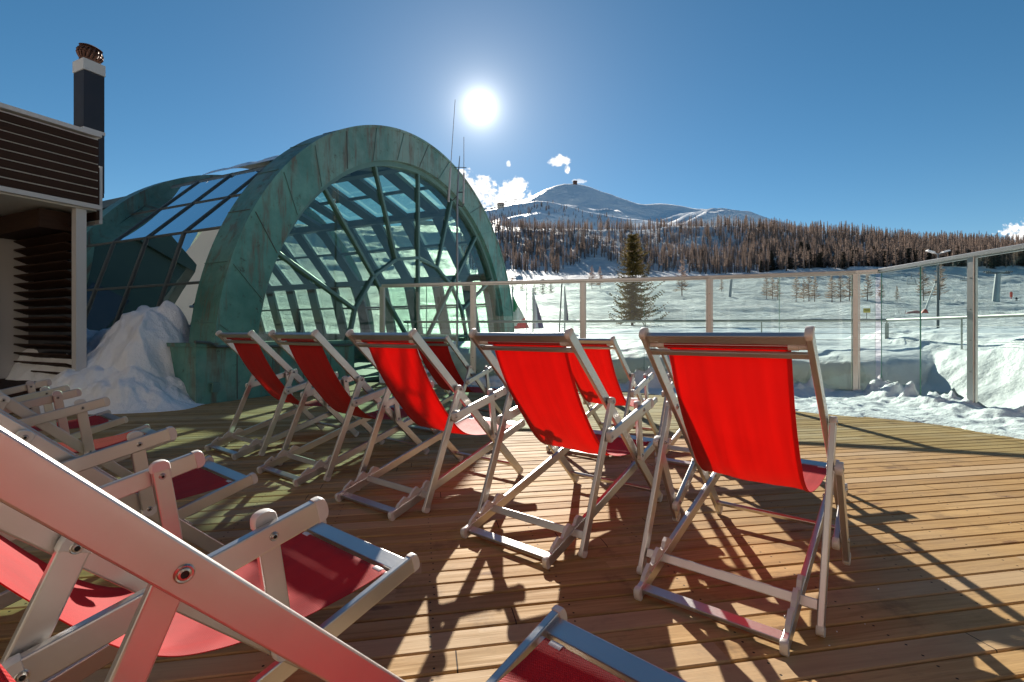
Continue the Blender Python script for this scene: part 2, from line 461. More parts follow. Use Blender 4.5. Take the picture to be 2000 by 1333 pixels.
class MB:
    """collects polygons, then links them as one mesh object"""
    def __init__(self):
        self.v, self.f, self.mi, self.flat = [], [], [], set()

    def add(self, vs, fs, mi=0):
        o = len(self.v)
        self.v += [tuple(x) for x in vs]
        for f in fs:
            self.f.append(tuple(i + o for i in f))
            self.mi.append(mi)

    def box(self, c, s, mi=0, rot=None):
        vs = [Vector((x * s[0] / 2, y * s[1] / 2, z * s[2] / 2)) for x in (-1, 1) for y in (-1, 1) for z in (-1, 1)]
        if rot is not None:
            vs = [rot @ q for q in vs]
        vs = [q + Vector(c) for q in vs]
        self.add(vs, [(0, 1, 3, 2), (4, 6, 7, 5), (0, 4, 5, 1), (2, 3, 7, 6), (0, 2, 6, 4), (1, 5, 7, 3)], mi)

    def prism(self, pts, y0, y1, fn=None, mi=0):
        """closed outline (a, b) swept from y0 to y1; fn maps (a, y, b) to a point"""
        fn = fn or (lambda a, y, b: (a, y, b))
        n = len(pts)
        vs = [fn(a, y0, b) for a, b in pts] + [fn(a, y1, b) for a, b in pts]
        fs = [tuple(range(n))[::-1], tuple(range(n, 2 * n))] + [(i, (i + 1) % n, n + (i + 1) % n, n + i) for i in range(n)]
        self.add(vs, fs, mi)

    def tube(self, pts, r, n=8, mi=0, caps=True):
        pts = [Vector(q) for q in pts]
        rs = r if hasattr(r, '__len__') else [r] * len(pts)
        rings = []
        up = Vector((0, 0, 1))
        d0 = (pts[1] - pts[0]).normalized()
        if abs(d0.dot(up)) > 0.9:
            up = Vector((1, 0, 0))
        for i, q in enumerate(pts):
            d = (pts[min(i + 1, len(pts) - 1)] - pts[max(i - 1, 0)]).normalized()
            a = d.cross(up).normalized()
            b = a.cross(d)
            rings.append([q + (a * math.cos(k * 2 * math.pi / n) + b * math.sin(k * 2 * math.pi / n)) * rs[i] for k in range(n)])
        vs = [x for rg in rings for x in rg]
        fs = []
        for i in range(len(pts) - 1):
            for k in range(n):
                fs.append((i * n + k, i * n + (k + 1) % n, (i + 1) * n + (k + 1) % n, (i + 1) * n + k))
        if caps:
            fs.append(tuple(range(n))[::-1])
            fs.append(tuple((len(pts) - 1) * n + k for k in range(n)))
        self.add(vs, fs, mi)

    def bar(self, p, q, w, h, side=None, mi=0, bev=0.0):
        """square bar from p to q, w along `side`, h along the other way"""
        p, q = Vector(p), Vector(q)
        d = (q - p).normalized()
        sd = Vector(side) if side is not None else Vector((0, 0, 1)).cross(d)
        sd = (sd - d * sd.dot(d)).normalized()
        up = d.cross(sd)
        if bev:
            prof = [(sx_ * (w / 2 - a), sy_ * (h / 2 - b)) for sx_, sy_, ab in ((-1, -1, 0), (1, -1, 1), (1, 1, 0), (-1, 1, 1))
                    for a, b in (((0, bev), (bev, 0)) if ab == 0 else ((bev, 0), (0, bev)))]
        else:
            prof = [(-w / 2, -h / 2), (w / 2, -h / 2), (w / 2, h / 2), (-w / 2, h / 2)]
        n = len(prof)
        vs = [p + sd * a + up * b for a, b in prof] + [q + sd * a + up * b for a, b in prof]
        self.add(vs, [tuple(range(n))[::-1], tuple(range(n, 2 * n))] + [(i, (i + 1) % n, n + (i + 1) % n, n + i) for i in range(n)], mi)

    def mesh(self, name, mats, smooth=None):
        me = bpy.data.meshes.new(name)
        me.from_pydata(self.v, [], self.f)
        for mm in (mats if isinstance(mats, (list, tuple)) else [mats]):
            me.materials.append(mm)
        if any(self.mi):
            me.polygons.foreach_set('material_index', self.mi)
        if smooth is not None:
            me.polygons.foreach_set('use_smooth', [k not in self.flat for k in range(len(me.polygons))])
            me.set_sharp_from_angle(angle=R(smooth))
        me.update()
        return me

    def build(self, name, mats, parent=None, smooth=None):
        return link(name, self.mesh(name, mats, smooth), parent)


def link(name, me, parent=None):
    o = bpy.data.objects.new(name, me)
    col.objects.link(o)
    if parent is not None:
        o.parent = parent
    return o


def tag(o, label=None, cat=None, group=None, kind=None):
    for k, v in (('label', label), ('category', cat), ('group', group), ('kind', kind)):
        if v:
            o[k] = v
    return o


def empty(name, loc=(0, 0, 0), rz=0.0):
    o = bpy.data.objects.new(name, None)
    o.empty_display_size = 0.1
    o.location = loc
    o.rotation_euler = (0, 0, rz)
    col.objects.link(o)
    return o


def copy_tree(o, parent=None):
    c = o.copy()
    col.objects.link(c)
    c.parent = parent
    for ch in list(o.children):
        copy_tree(ch, c)
    return c


def grid_mesh(name, P, mats, smooth=True, uv=False, mask=None):
    """P: (n, m, 3) array of points"""
    n, m_ = P.shape[:2]
    idx = np.arange(n * m_).reshape(n, m_)
    q = np.stack([idx[:-1, :-1], idx[1:, :-1], idx[1:, 1:], idx[:-1, 1:]], -1).reshape(-1, 4)
    if mask is not None:
        mk = (mask[:-1, :-1] | mask[1:, :-1] | mask[1:, 1:] | mask[:-1, 1:]).reshape(-1)
        q = q[mk]
    me = tri_mesh(name, P.reshape(-1, 3), q, mats)
    if smooth:
        me.polygons.foreach_set('use_smooth', [True] * len(me.polygons))
    if uv:
        lay = me.uv_layers.new(name='UVMap')
        U = np.stack(np.meshgrid(np.linspace(0, 1, n), np.linspace(0, 1, m_), indexing='ij'), -1).reshape(-1, 2)[:, ::-1]
        lay.data.foreach_set('uv', U[q.reshape(-1)].astype('f').reshape(-1))
    return me


def tri_mesh(name, V, F, mats, mi=None):
    V = np.asarray(V, 'f')
    F = np.asarray(F, 'i')
    k = F.shape[1]
    me = bpy.data.meshes.new(name)
    me.vertices.add(len(V))
    me.vertices.foreach_set('co', V.reshape(-1))
    me.loops.add(F.size)
    me.loops.foreach_set('vertex_index', F.reshape(-1))
    me.polygons.add(len(F))
    me.polygons.foreach_set('loop_start', np.arange(0, F.size, k, dtype='i'))
    for mm in (mats if isinstance(mats, (list, tuple)) else [mats]):
        me.materials.append(mm)
    if mi is not None:
        me.polygons.foreach_set('material_index', np.asarray(mi, 'i'))
    me.update()
    me.validate()
    return me


def vnoise(x, y, seed=0):
    """smooth value noise on arrays, -1..1"""
    xi, yi = np.floor(x).astype(np.int64), np.floor(y).astype(np.int64)
    fx, fy = x - xi, y - yi
    fx, fy = fx * fx * (3 - 2 * fx), fy * fy * (3 - 2 * fy)

    def h(a, b):
        s = (a * 374761393 + b * 668265263 + seed * 974711) & 0xffffffff
        s = ((s ^ (s >> 13)) * 1274126177) & 0xffffffff
        return ((s ^ (s >> 16)) & 0xffff) / 32767.5 - 1
    return (h(xi, yi) * (1 - fx) + h(xi + 1, yi) * fx) * (1 - fy) + (h(xi, yi + 1) * (1 - fx) + h(xi + 1, yi + 1) * fx) * fy


def fbm(x, y, oct_=4, seed=0):
    s, a = 0, 1.0
    for k in range(oct_):
        s = s + a * vnoise(x * 2 ** k + 17.3 * k, y * 2 ** k - 9.1 * k, seed + k)
        a *= 0.5
    return s


def ground_pt(px, py):
    """deck point that the photo shows at a pixel"""
    Y = CAMZ * FOC / (py - HOR)
    return ((px - 1000) / FOC * Y, Y)


def at(px, py, Y):
    return Vector(((px - 1000) / FOC * Y, Y, CAMZ + (HOR - py) / FOC * Y))


# ------------------------------------------------------------------ vault frame of reference
PHI = 1.13
UX = Vector((math.cos(PHI), math.sin(PHI), 0))        # along the arched face
NX = Vector((math.sin(PHI), -math.cos(PHI), 0))       # out of the arched face
DC = Vector((-2.1926, 12.127, 0))                     # centre of the arch on the deck
ZC = 0.478


def dome_sd(x, y):
    dx, dy = x - DC.x, y - DC.y
    return dx * UX.x + dy * UX.y, -(dx * NX.x + dy * NX.y)


FENCE = [(-2.75, 10.36), (-0.78, 9.83), (1.36, 9.35), (3.54, 8.76), (5.65, 8.03), (5.9, 7.85)]
FSIDE = [(5.9, 7.85), (5.9, 6.26), (5.9, 4.25), (5.9, 2.2)]


def fence_y(x):
    return np.interp(x, [p_[0] for p_ in FENCE], [p_[1] for p_ in FENCE])


# ------------------------------------------------------------------ terrain
AX = np.array([300, 700, 950, 1050, 1200, 1400, 1600, 1800, 2000, 2400, 3200.])
PROF = {   # depth: photo row of the ground at each bearing of AX
    13: [662, 662, 664, 664, 664, 664, 666, 664, 662, 662, 662],
    20: [654, 654, 655, 655, 655, 655, 655, 652, 650, 648, 646],
    40: [640, 640, 640, 640, 640, 638, 634, 630, 626, 622, 618],
    80: [615, 615, 612, 610, 608, 606, 606, 606, 604, 600, 596],
    150: [590, 590, 586, 580, 586, 588, 589, 589, 588, 582, 576],
    230: [560, 560, 560, 560, 562, 561, 560, 558, 556, 550, 544],
    320: [527, 527, 528, 532, 532, 530, 524, 520, 518, 512, 508],
    400: [480, 480, 482, 490, 490, 484, 488, 492, 496, 492, 488],
    480: [440, 440, 440, 446, 448, 442, 456, 474, 485, 480, 476],
    560: [470, 470, 470, 475, 475, 470, 480, 495, 505, 500, 496],
    700: [560, 560, 560, 560, 560, 560, 560, 560, 560, 560, 560],
}
PD = np.array(sorted(PROF))
PZ = np.array([[(HOR - y) / FOC * d + CAMZ for y in PROF[d]] for d in PD])


def terrain_z(x, y):
    x, y = np.asarray(x, float), np.asarray(y, float)
    yq = np.clip(y, 4.0, 700.0)
    ax = np.clip(1000 + FOC * x / np.maximum(yq, 0.5), 300, 3200)
    rows = np.stack([np.interp(ax, AX, r_) for r_ in PZ], 0)
    k = np.clip(np.searchsorted(PD, yq) - 1, 0, len(PD) - 2)
    d0, d1 = PD[k], PD[k + 1]
    tt = np.clip((yq - d0) / (d1 - d0), 0, 1)
    z0 = np.take_along_axis(rows, k[None], 0)[0]
    z1 = np.take_along_axis(rows, (k + 1)[None], 0)[0]
    z = z0 + (z1 - z0) * tt
    far = np.clip((yq - 15) / 60, 0, 1)
    z = z + far * (fbm(x / 14, yq / 8, 4, 3) * 0.75 + fbm(x / 55, yq / 30, 3, 8) * 1.3 * np.clip((yq - 60) / 200, 0, 1))
    nearm = 1 - np.clip((yq - 14) / 30, 0, 1)
    z = z + nearm * (fbm(x / 0.9, y / 0.9, 3, 21) * 0.025 + fbm(x / 2.6, y / 2.2, 3, 4) * 0.10)
    mid_ = np.clip((yq - 14) / 12, 0, 1) * (1 - np.clip((yq - 60) / 60, 0, 1))
    z = z + mid_ * (fbm(x / 3.2, y / 2.2, 4, 31) * 0.10)
    # bank piled against the glass, and the heap along the side screen
    e_main = y - fence_y(x)
    e_side = x - 5.9
    e_back = y - 7.85
    e = np.where(x > 5.9, np.maximum(e_side, e_back), e_main)
    top = 0.70 + 0.09 * vnoise(x * 0.9, y * 0.9, 5) + 0.02 * vnoise(x * 5, y * 5, 6)
    prof = lambda q: np.interp(q, [-0.5, 0.04, 0.10, 0.22, 0.42, 0.75, 1.5, 3.0], [-0.5, -0.4, -0.08, 0.30, 0.54, 0.67, 0.77, 0.84])
    fade = np.clip((13 - x) / 4, 0, 1)
    prof_side = np.interp(e_side, [-0.5, 0.04, 0.12, 0.55, 0.95, 1.5, 2.1, 2.7, 4.0], [-0.5, -0.4, -0.04, 0.04, 0.30, 0.76, 1.02, 1.06, 0.96])
    prof_side = prof_side + (fbm(x * 0.9, y * 0.9, 3, 51) * 0.10 + fbm(x * 3.0, y * 3.0, 3, 52) * 0.035) * np.clip(e_side - 0.5, 0, 1)
    prof_side = prof_side * fade + 0.85 * (1 - fade)
    jit = 0.07 * fbm(x * 1.9, y * 1.9, 3, 33) + 0.02
    pm = prof(e_main - np.maximum(jit, 0))
    bank = np.where(x > 5.9, np.maximum(prof_side, prof(e_back)), pm) + (top - 0.70)
    blend = np.clip((e - 1.5) / 4.5, 0, 1)
    z = np.where(e < 6.0, bank * (1 - blend) + z * blend, z)
    inside = (x <= 5.9) & (y < fence_y(x) + 0.04)
    z = np.where(inside, -0.5, z)
    s, d = dome_sd(x, y)
    low = (d > -0.4) & (s < 5.9) & (d < 15.6)
    low |= (s < -5.5) & (d > -8) & (d < 60)
    z = np.where(low, -0.5, z)
    return z


def build_terrain():
    a = np.concatenate([np.linspace(-1.5, -0.30, 130), np.linspace(-0.295, 1.15, 620), np.linspace(1.16, 2.6, 130)])
    Y = np.concatenate([np.arange(3.0, 13.0, 0.06), np.geomspace(13.0, 700, 330)])
    A, YY = np.meshgrid(a, Y, indexing='ij')
    X = A * YY
    Z = terrain_z(X, YY)
    P = np.stack([X, YY, Z], -1)
    return tag(link('ski_slope', grid_mesh('ski_slope', P, M['snowfield'], mask=Z > -0.49)), kind='structure')


build_terrain()
# everything beyond: one sheet to the horizon, a metre below the deck
g = MB()
g.add([(-9000, -9000, -1.2), (9000, -9000, -1.2), (9000, 9000, -1.2), (-9000, 9000, -1.2)], [(0, 1, 2, 3)])
tag(g.build('ground', M['snowfar']), kind='structure')


def ridge(name, pts, Y0, thick, seed, rough, base_px, mat):
    """a mountain whose skyline runs through the photo points, with a front slope that comes down towards us"""
    xs = np.linspace(pts[0][0], pts[-1][0], 420)
    sk = np.interp(xs, [p_[0] for p_ in pts], [p_[1] for p_ in pts])
    sk = np.convolve(np.pad(sk, 3, mode='edge'), np.ones(7) / 7, mode='valid') + fbm(xs / 26.0, xs * 0, 4, seed) * 1.1
    rows = []
    T = np.linspace(-0.5, 1, 90)
    for tt in T:                                  # 0 on the skyline, 1 at the foot, negative on the far side
        Yd = Y0 - thick * tt
        ztop = (HOR - sk) / FOC * Y0
        zb = (HOR - base_px) / FOC * (Y0 - thick)
        f_ = max(tt, 0)
        z = ztop * (1 - f_) ** 1.25 + zb * (1 - (1 - f_) ** 1.25) - max(-tt, 0) * thick * 0.5
        X = (xs - 1000) / FOC * Y0
        amp = rough * 1.35 * min(1, 1.7 * abs(tt)) ** 1.2
        z = z + amp * (fbm(X / (thick * 0.35) + 3 * tt, np.full_like(X, tt * 3.0), 5, seed)) + amp * 1.3 * np.abs(vnoise(X / (thick * 0.3) + tt * 2, np.full_like(X, tt * 0.8), seed + 40)) * -1
        rows.append(np.stack([X, np.full_like(X, Yd), z], -1))
    P = np.stack(rows, 0)
    return tag(link(name, grid_mesh(name, P, mat)), kind='structure')


ridge('mountain', [(600, 560), (860, 470), (940, 425), (1000, 398), (1035, 386), (1062, 370), (1085, 361), (1105, 357), (1128, 357), (1150, 364), (1178, 374),
                   (1210, 387), (1240, 396), (1258, 399), (1272, 397), (1300, 398), (1340, 404), (1400, 410), (1440, 415), (1490, 428), (1560, 452),
                   (1700, 500), (1900, 560)], 2600, 1400, 2, 75, 470, M['snowfar'])
ridge('snowy_knoll', [(560, 520), (760, 470), (880, 430), (940, 412), (975, 404), (1010, 397), (1050, 392), (1085, 395), (1120, 404), (1150, 413), (1200, 422), (1300, 436), (1420, 470)],
      1150, 420, 9, 14, 470, M['snowfar'])

# ------------------------------------------------------------------ deck


def build_deck():
    mb = MB()
    hw, ch = PITCH / 2 - 0.0046, 0.004
    for k in range(-44, 98):
        yc = (k + 0.5) * PITCH
        dz = random.uniform(-0.0012, 0.0012)
        x0, x1 = -15.0, 9.5
        prof = [(-hw, -0.03), (hw, -0.03), (hw, -ch), (hw - ch, 0.0), (-hw + ch, 0.0), (-hw, -ch)]
        mb.add([(x0, yc + a, b + dz) for a, b in prof] + [(x1, yc + a, b + dz) for a, b in prof],
               [(2, 1, 7, 8), (3, 2, 8, 9), (4, 3, 9, 10), (5, 4, 10, 11), (0, 5, 11, 6)])
    o = mb.build('deck_floor', M['deck'])
    o.rotation_euler = (0, 0, R(10.2))
    o.location = (0, 0, 0)
    tag(o, kind='structure')
    u = MB()
    u.add([(-16, -6, -0.06), (10, -6, -0.06), (10, 14, -0.06), (-16, 14, -0.06)], [(0, 1, 2, 3)])
    tag(u.build('ground', M['dark']), kind='structure')  # dark sheet standing in for the shade below the boards


build_deck()

# ------------------------------------------------------------------ deck chairs
SH = dict(df=1.158, tx=0.113, tz=1.049, a=0.343, sx=1.253, sz=0.362, kx=0.22, kz=0.093, q=0.268, ex=0.901, ez=0.649, m=0.759, l=0.678,
          ws=0.254, wl=0.313, wp=0.337, wa=0.369)
TH = 0.021          # thickness of the flat tubes


def v2(a):
    return np.array(a, float)


def chair_points(cfg):
    s = dict(SH)
    s.update(cfg)
    T, F, K, Rr = v2((s['tx'], s['tz'])), v2((s['df'], 0.022)), v2((s['kx'], s['kz'])), v2((0.0, 0.024))
    P = T + (F - T) * s['a']
    G = P + (K - P) * s['q']
    E = v2((s['ex'], s['ez']))
    Mm = G + (E - G) * s['m']
    L = T + (F - T) * s['l']
    S = v2((s['sx'], s['sz']))
    d = (L - G) / np.linalg.norm(L - G)
    nrm_ = v2((-d[1], d[0]))
    Mf = G + d * np.dot(Mm - G, d) - nrm_ * np.dot(Mm - G, nrm_)      # armrest dropped: the elbow folds under the line from pivot to link
    Ef = G + (Mf - G) * np.linalg.norm(E - G) / np.linalg.norm(Mm - G)
    return dict(T=T, F=F, K=K, R=Rr, P=P, G=G, E=E, M=Mm, L=L, S=S, Mf=Mf, Ef=Ef)


def rrect(w_, t_, r=0.0034, n=2):
    pts = []
    for cx, cy_, a0 in ((w_ / 2 - r, t_ / 2 - r, 0), (-w_ / 2 + r, t_ / 2 - r, 90), (-w_ / 2 + r, -t_ / 2 + r, 180), (w_ / 2 - r, -t_ / 2 + r, 270)):
        for k in range(n + 1):
            a = R(a0 + 90 * k / n)
            pts.append((cx + r * math.cos(a), cy_ + r * math.sin(a)))
    return pts


def flat_tube(p, q, w_, y, t_=TH):
    """flat oval tube lying in the chair's side plane from p to q (x, z), at lateral offset y"""
    mb = MB()
    d = (q - p) / np.linalg.norm(q - p)
    nn = v2((-d[1], d[0]))
    pr = rrect(w_, t_)
    k = len(pr)
    vs = []
    for o in (p, q):
        vs += [(o[0] + nn[0] * a, y + b, o[1] + nn[1] * a) for a, b in pr]
    mb.add(vs, [tuple(range(k)), tuple(range(k, 2 * k))[::-1]] + [((i + 1) % k, i, k + i, k + (i + 1) % k) for i in range(k)])
    mb.flat = {0, 1} | {2 + i for i in range(k) if i % (k // 4) == k // 4 - 1}
    return mb


def cross_tube(c, d, w_, t_, y0, y1, r=0.003):
    """flat tube across the chair; its wide side runs along d in the side plane"""
    mb = MB()
    nn = v2((-d[1], d[0]))
    pr = rrect(w_, t_, r)
    k = len(pr)
    vs = []
    for y in (y0, y1):
        vs += [(c[0] + d[0] * a + nn[0] * b, y, c[1] + d[1] * a + nn[1] * b) for a, b in pr]
    mb.add(vs, [tuple(range(k)), tuple(range(k, 2 * k))[::-1]] + [((i + 1) % k, i, k + i, k + (i + 1) % k) for i in range(k)])
    mb.flat = {0, 1} | {2 + i for i in range(k) if i % (k // 4) == k // 4 - 1}
    return mb


def end_plug(p, d, w_, y, t_=TH, bulge=0.016, sleeve=0.012):
    """moulded end cap: a short sleeve and a rounded nose"""
    mb = MB()
    nn = v2((-d[1], d[0]))
    t_ = t_ + 0.004
    w_ = w_ + 0.004
    outl = [(-sleeve, -w_ / 2), (0.0, -w_ / 2)]
    for k in range(1, 8):
        a = -math.pi / 2 + math.pi * k / 8
        outl.append((bulge * math.cos(a) ** 0.8 if math.cos(a) > 0 else 0, w_ / 2 * math.sin(a)))
    outl += [(0.0, w_ / 2), (-sleeve, w_ / 2)]
    pts = [(p[0] + d[0] * a + nn[0] * b, p[1] + d[1] * a + nn[1] * b) for a, b in outl]
    c0 = np.mean(pts, 0)
    inn = [tuple(c0 + (v2(x) - c0) * 0.90) for x in pts]
    n = len(pts)
    h = t_ / 2
    vs = [(a, y - h, b) for a, b in inn] + [(a, y - h + 0.004, b) for a, b in pts] + [(a, y + h - 0.004, b) for a, b in pts] + [(a, y + h, b) for a, b in inn]
    fs = [tuple(range(n))[::-1], tuple(range(3 * n, 4 * n))]
    for r_ in range(3):
        fs += [(r_ * n + i, r_ * n + (i + 1) % n, (r_ + 1) * n + (i + 1) % n, (r_ + 1) * n + i) for i in range(n)]
    mb.add(vs, fs)
    return mb


def bolt(p, y, sgn, r=0.0095):
    """washer, domed head and hexagon socket on the outer (sgn) face"""
    mb = MB()
    prof = [(r * 1.0, 0.0), (r * 1.0, 0.0018), (r * 0.86, 0.0030), (r * 0.70, 0.0024), (r * 0.62, 0.0040), (r * 0.42, 0.0048), (r * 0.36, 0.0030), (0.0001, 0.0020)]
    n = 18
    for i in range(len(prof) - 1):
        (r0, h0), (r1, h1) = prof[i], prof[i + 1]
        vs = []
        for rr_, hh_ in ((r0, h0), (r1, h1)):
            vs += [(p[0] + rr_ * math.cos(k * 2 * math.pi / n), y + sgn * hh_, p[1] + rr_ * math.sin(k * 2 * math.pi / n)) for k in range(n)]
        mb.add(vs, [(k, (k + 1) % n, n + (k + 1) % n, n + k) for k in range(n)], 1 if i >= 5 else 0)
    return mb


def spline(pts, n):
    pts = np.asarray(pts, float)
    ch = np.concatenate([[0], np.cumsum(np.linalg.norm(np.diff(pts, axis=0), axis=1))])
    # Catmull-Rom by chord length
    out_ = []
    for s_ in np.linspace(0, ch[-1], n):
        k = min(max(np.searchsorted(ch, s_) - 1, 0), len(pts) - 2)
        u = (s_ - ch[k]) / (ch[k + 1] - ch[k])
        p0, p1, p2, p3 = pts[max(k - 1, 0)], pts[k], pts[k + 1], pts[min(k + 2, len(pts) - 1)]
        out_.append(0.5 * ((2 * p1) + (-p0 + p2) * u + (2 * p0 - 5 * p1 + 4 * p2 - p3) * u * u + (-p0 + 3 * p1 - 3 * p2 + p3) * u ** 3))
    return np.array(out_)


def make_chair(cfg=None, drop=(), beam_w=0.052):
    """folding deck chair; local x forward, y to its own left, origin between the rear feet"""
    cfg = cfg or {}
    Q = chair_points(cfg)
    s = dict(SH)
    s.update(cfg)
    root = empty('deck_chair')
    al, pl = M['alu'], [M['plastic']]
    T, F, K, Rr, P, G, E, Mm, L, S = (Q[k] for k in 'T F K R P G E M L S'.split())
    dT = (F - T) / np.linalg.norm(F - T)
    dS = (S - Rr) / np.linalg.norm(S - Rr)
    dK = (K - P) / np.linalg.norm(K - P)
    steel = [M['steel'], M['dark']]

    def member(name, p, q, w_, y, capp=True, capq=True, bulge=0.014):
        d = (q - p) / np.linalg.norm(q - p)
        o = flat_tube(p, q, w_, y).build(name, al, root)
        if capp:
            end_plug(p, -d, w_, y, bulge=bulge).build('end_cap', pl, o, 40)
        if capq:
            end_plug(q, d, w_, y, bulge=bulge).build('end_cap', pl, o, 40)
        return o

    def add_bolt(o, p, y, sgn, r=0.0095):
        bolt(p, y + sgn * TH / 2, sgn, r).build('bolt', steel, o, 40)

    for sg in (1, -1):
        yl, ys, yp, ya = sg * (s['wl'] - TH / 2), sg * (s['ws'] - TH / 2 + 0.012), sg * (s['wp'] - TH / 2 + 0.004), sg * (s['wa'] - TH / 2)
        o = member('back_rail', T, F, beam_w, yl)
        add_bolt(o, P, yl, -sg, 0.0125)
        add_bolt(o, L, yl, -sg)
        o = member('seat_rail', Rr, S, 0.050, ys)
        X = T + dT * 0.74 * np.linalg.norm(F - T)
        add_bolt(o, X, ys, -sg)
        # notched rack on the rear of the seat rail
        nn = v2((-dS[1], dS[0]))
        mb = MB()
        prof = [(0.035, 0.0), (0.06, 0.022), (0.115, 0.040), (0.125, 0.026), (0.135, 0.020), (0.148, 0.022), (0.165, 0.036), (0.195, 0.048), (0.212, 0.050), (0.225, 0.030),
                (0.24, 0.020), (0.255, 0.022), (0.272, 0.040), (0.295, 0.044), (0.315, 0.030), (0.34, 0.0)]
        pts = [tuple(Rr + dS * a + nn * (b + 0.018)) for a, b in prof]
        mb.prism(pts, ys - 0.008, ys + 0.008)
        rk = mb.build('notch_rack', pl, root)
        add_bolt(rk, Rr + dS * 0.095 + nn * 0.036, ys - sg * 0.0025, -sg, 0.006)
        o = member('prop_leg', P - dK * 0.004, K + dK * 0.075, 0.044, yp, bulge=0.020)
        add_bolt(o, P, yp, sg, 0.010)
        add_bolt(o, G, yp, -sg, 0.008)
        dropped = ('l' if sg > 0 else 'r') in drop
        Mx, Ex = (Q['Mf'], Q['Ef']) if dropped else (Mm, E)
        dE = (Ex - G) / np.linalg.norm(Ex - G)
        o = member('armrest', G - dE * 0.006, Ex - dE * 0.012, 0.052, ya, bulge=0.016)
        add_bolt(o, Mx, ya, sg)
        add_bolt(o, G, ya, sg)
        dL = (Mx - L) / np.linalg.norm(Mx - L)
        o = member('arm_link', L - dL * 0.004, Mx + dL * 0.028, 0.046, yp, bulge=0.020)
        add_bolt(o, L + dL * 0.005, yp, sg)
        add_bolt(o, Mx, yp, -sg)
        # spacer pin at the arm pivot
        mb = MB()
        mb.tube([(G[0], min(yp, ya, key=abs), G[1]), (G[0], max(yp, ya, key=abs), G[1])], 0.010, 10)
        mb.build('pivot_pin', pl, root, 40)

    yi = s['wl'] - TH
    yi2 = s['ws'] - TH + 0.012
    nT = v2((-dT[1], dT[0]))
    if nT[1] < 0:
        nT = -nT
    cross_tube(T + dT * 0.030, dT, 0.042, 0.024, -yi, yi).build('top_rail', al, root)
    cross_tube(T + dT * 0.103 - nT * 0.012, dT, 0.025, 0.016, -yi, yi).build('lower_rail', al, root)
    cross_tube(F - dT * 0.085, dT, 0.030, 0.018, -yi, yi).build('foot_rail', al, root)
    cross_tube(Rr + dS * 0.045 - v2((0, 0.004)), dS, 0.042, 0.018, -yi2, yi2).build('rear_rail', al, root)
    cross_tube(K, v2((dK[0], dK[1])), 0.036, 0.018, -(s['wp'] - TH), s['wp'] - TH).build('prop_rail', al, root)
    cross_tube(S - dS * 0.035, dS, 0.052, 0.020, -yi2, yi2).build('seat_front_rail', al, root)
    # dowels that carry the cloth
    D0 = T + dT * 0.070 + nT * 0.002
    D1_ = S - dS * 0.088 + v2((0, 0.004))
    for nm, c, yw in (('head_dowel', D0, yi), ('seat_dowel', D1_, yi2)):
        mb = MB()
        mb.tube([(c[0], -yw, c[1]), (c[0], yw, c[1])], 0.0128, 12)
        o = mb.build(nm, al, root, 40)
        for sg in (1, -1):
            mb = MB()
            mb.tube([(c[0], sg * (yw - 0.062), c[1]), (c[0], sg * (yw - 0.030), c[1]), (c[0], sg * (yw - 0.028), c[1]), (c[0], sg * yw, c[1])], [0.0165, 0.0165, 0.0138, 0.0138], 12)
            mb.build('dowel_plug', pl, o, 40)
    # sling
    ox, oz = T[0] - 0.113, (T[1] - 1.049)
    base = [(0.225, 0.925), (0.262, 0.845), (0.305, 0.765), (0.36, 0.675), (0.42, 0.592), (0.485, 0.510), (0.555, 0.435), (0.635, 0.378), (0.72, 0.350), (0.82, 0.336),
            (0.92, 0.332), (1.02, 0.338), (1.10, 0.346)]
    curve = []
    sag = cfg.get('sag', 0.0)
    for i, (a, b) in enumerate(base):
        f_ = max(0, 1 - i / 6.0)
        k_ = sag * math.sin(math.pi * min(1, (i + 0.6) / 8.0))
        curve.append((a + ox * f_ - k_ * 0.7, b + oz * f_ - k_ * 0.7))
    # wrap over the head dowel from behind, and under the seat dowel from the front
    rw = 0.0145
    head = [D0 + rw * (nT * math.cos(a) - dT * math.sin(a)) for a in np.linspace(R(-150), R(-15), 7)][::-1]
    head = [D0 + rw * (-nT * math.cos(a) + (-dT) * math.sin(a)) for a in np.linspace(R(-40), R(150), 8)]
    head.append(D0 + dT * 0.035 + nT * 0.014)
    nS = v2((-dS[1], dS[0]))
    tail = [D1_ + rw * (nS * math.cos(a) + dS * math.sin(a)) for a in np.linspace(R(0), R(200), 8)]
    pts = [tuple(x) for x in head] + curve + [tuple(x) for x in tail]
    C_ = spline(pts, 96)
    W = 0.232
    nu = 25
    ys_ = np.linspace(-W, W, nu)
    grid = np.zeros((len(C_), nu, 3))
    tang = np.gradient(C_, axis=0)
    tang /= np.linalg.norm(tang, axis=1)[:, None]
    nor = np.stack([-tang[:, 1], tang[:, 0]], 1)
    sarc = np.linspace(0, 1, len(C_))
    bell = np.clip(np.sin(np.clip((sarc - 0.08) / 0.86, 0, 1) * math.pi), 0, 1)
    sd = random.randint(0, 999)
    for j, y in enumerate(ys_):
        rel = y / W
        wv = (0.006 * (rel ** 2 - 0.4) + 0.0075 * vnoise(np.full(len(C_), rel * 3.1), sarc * 2.2, sd) + 0.0018 * vnoise(np.full(len(C_), rel * 8.0), sarc * 5, sd + 1)) * bell
        pull = 1 - 0.035 * bell
        grid[:, j, 0] = C_[:, 0] + nor[:, 0] * wv
        grid[:, j, 2] = C_[:, 1] + nor[:, 1] * wv
        grid[:, j, 1] = y * pull
    me = grid_mesh('sling', grid, M['red'], uv=True)
    sl = link('sling', me, root)
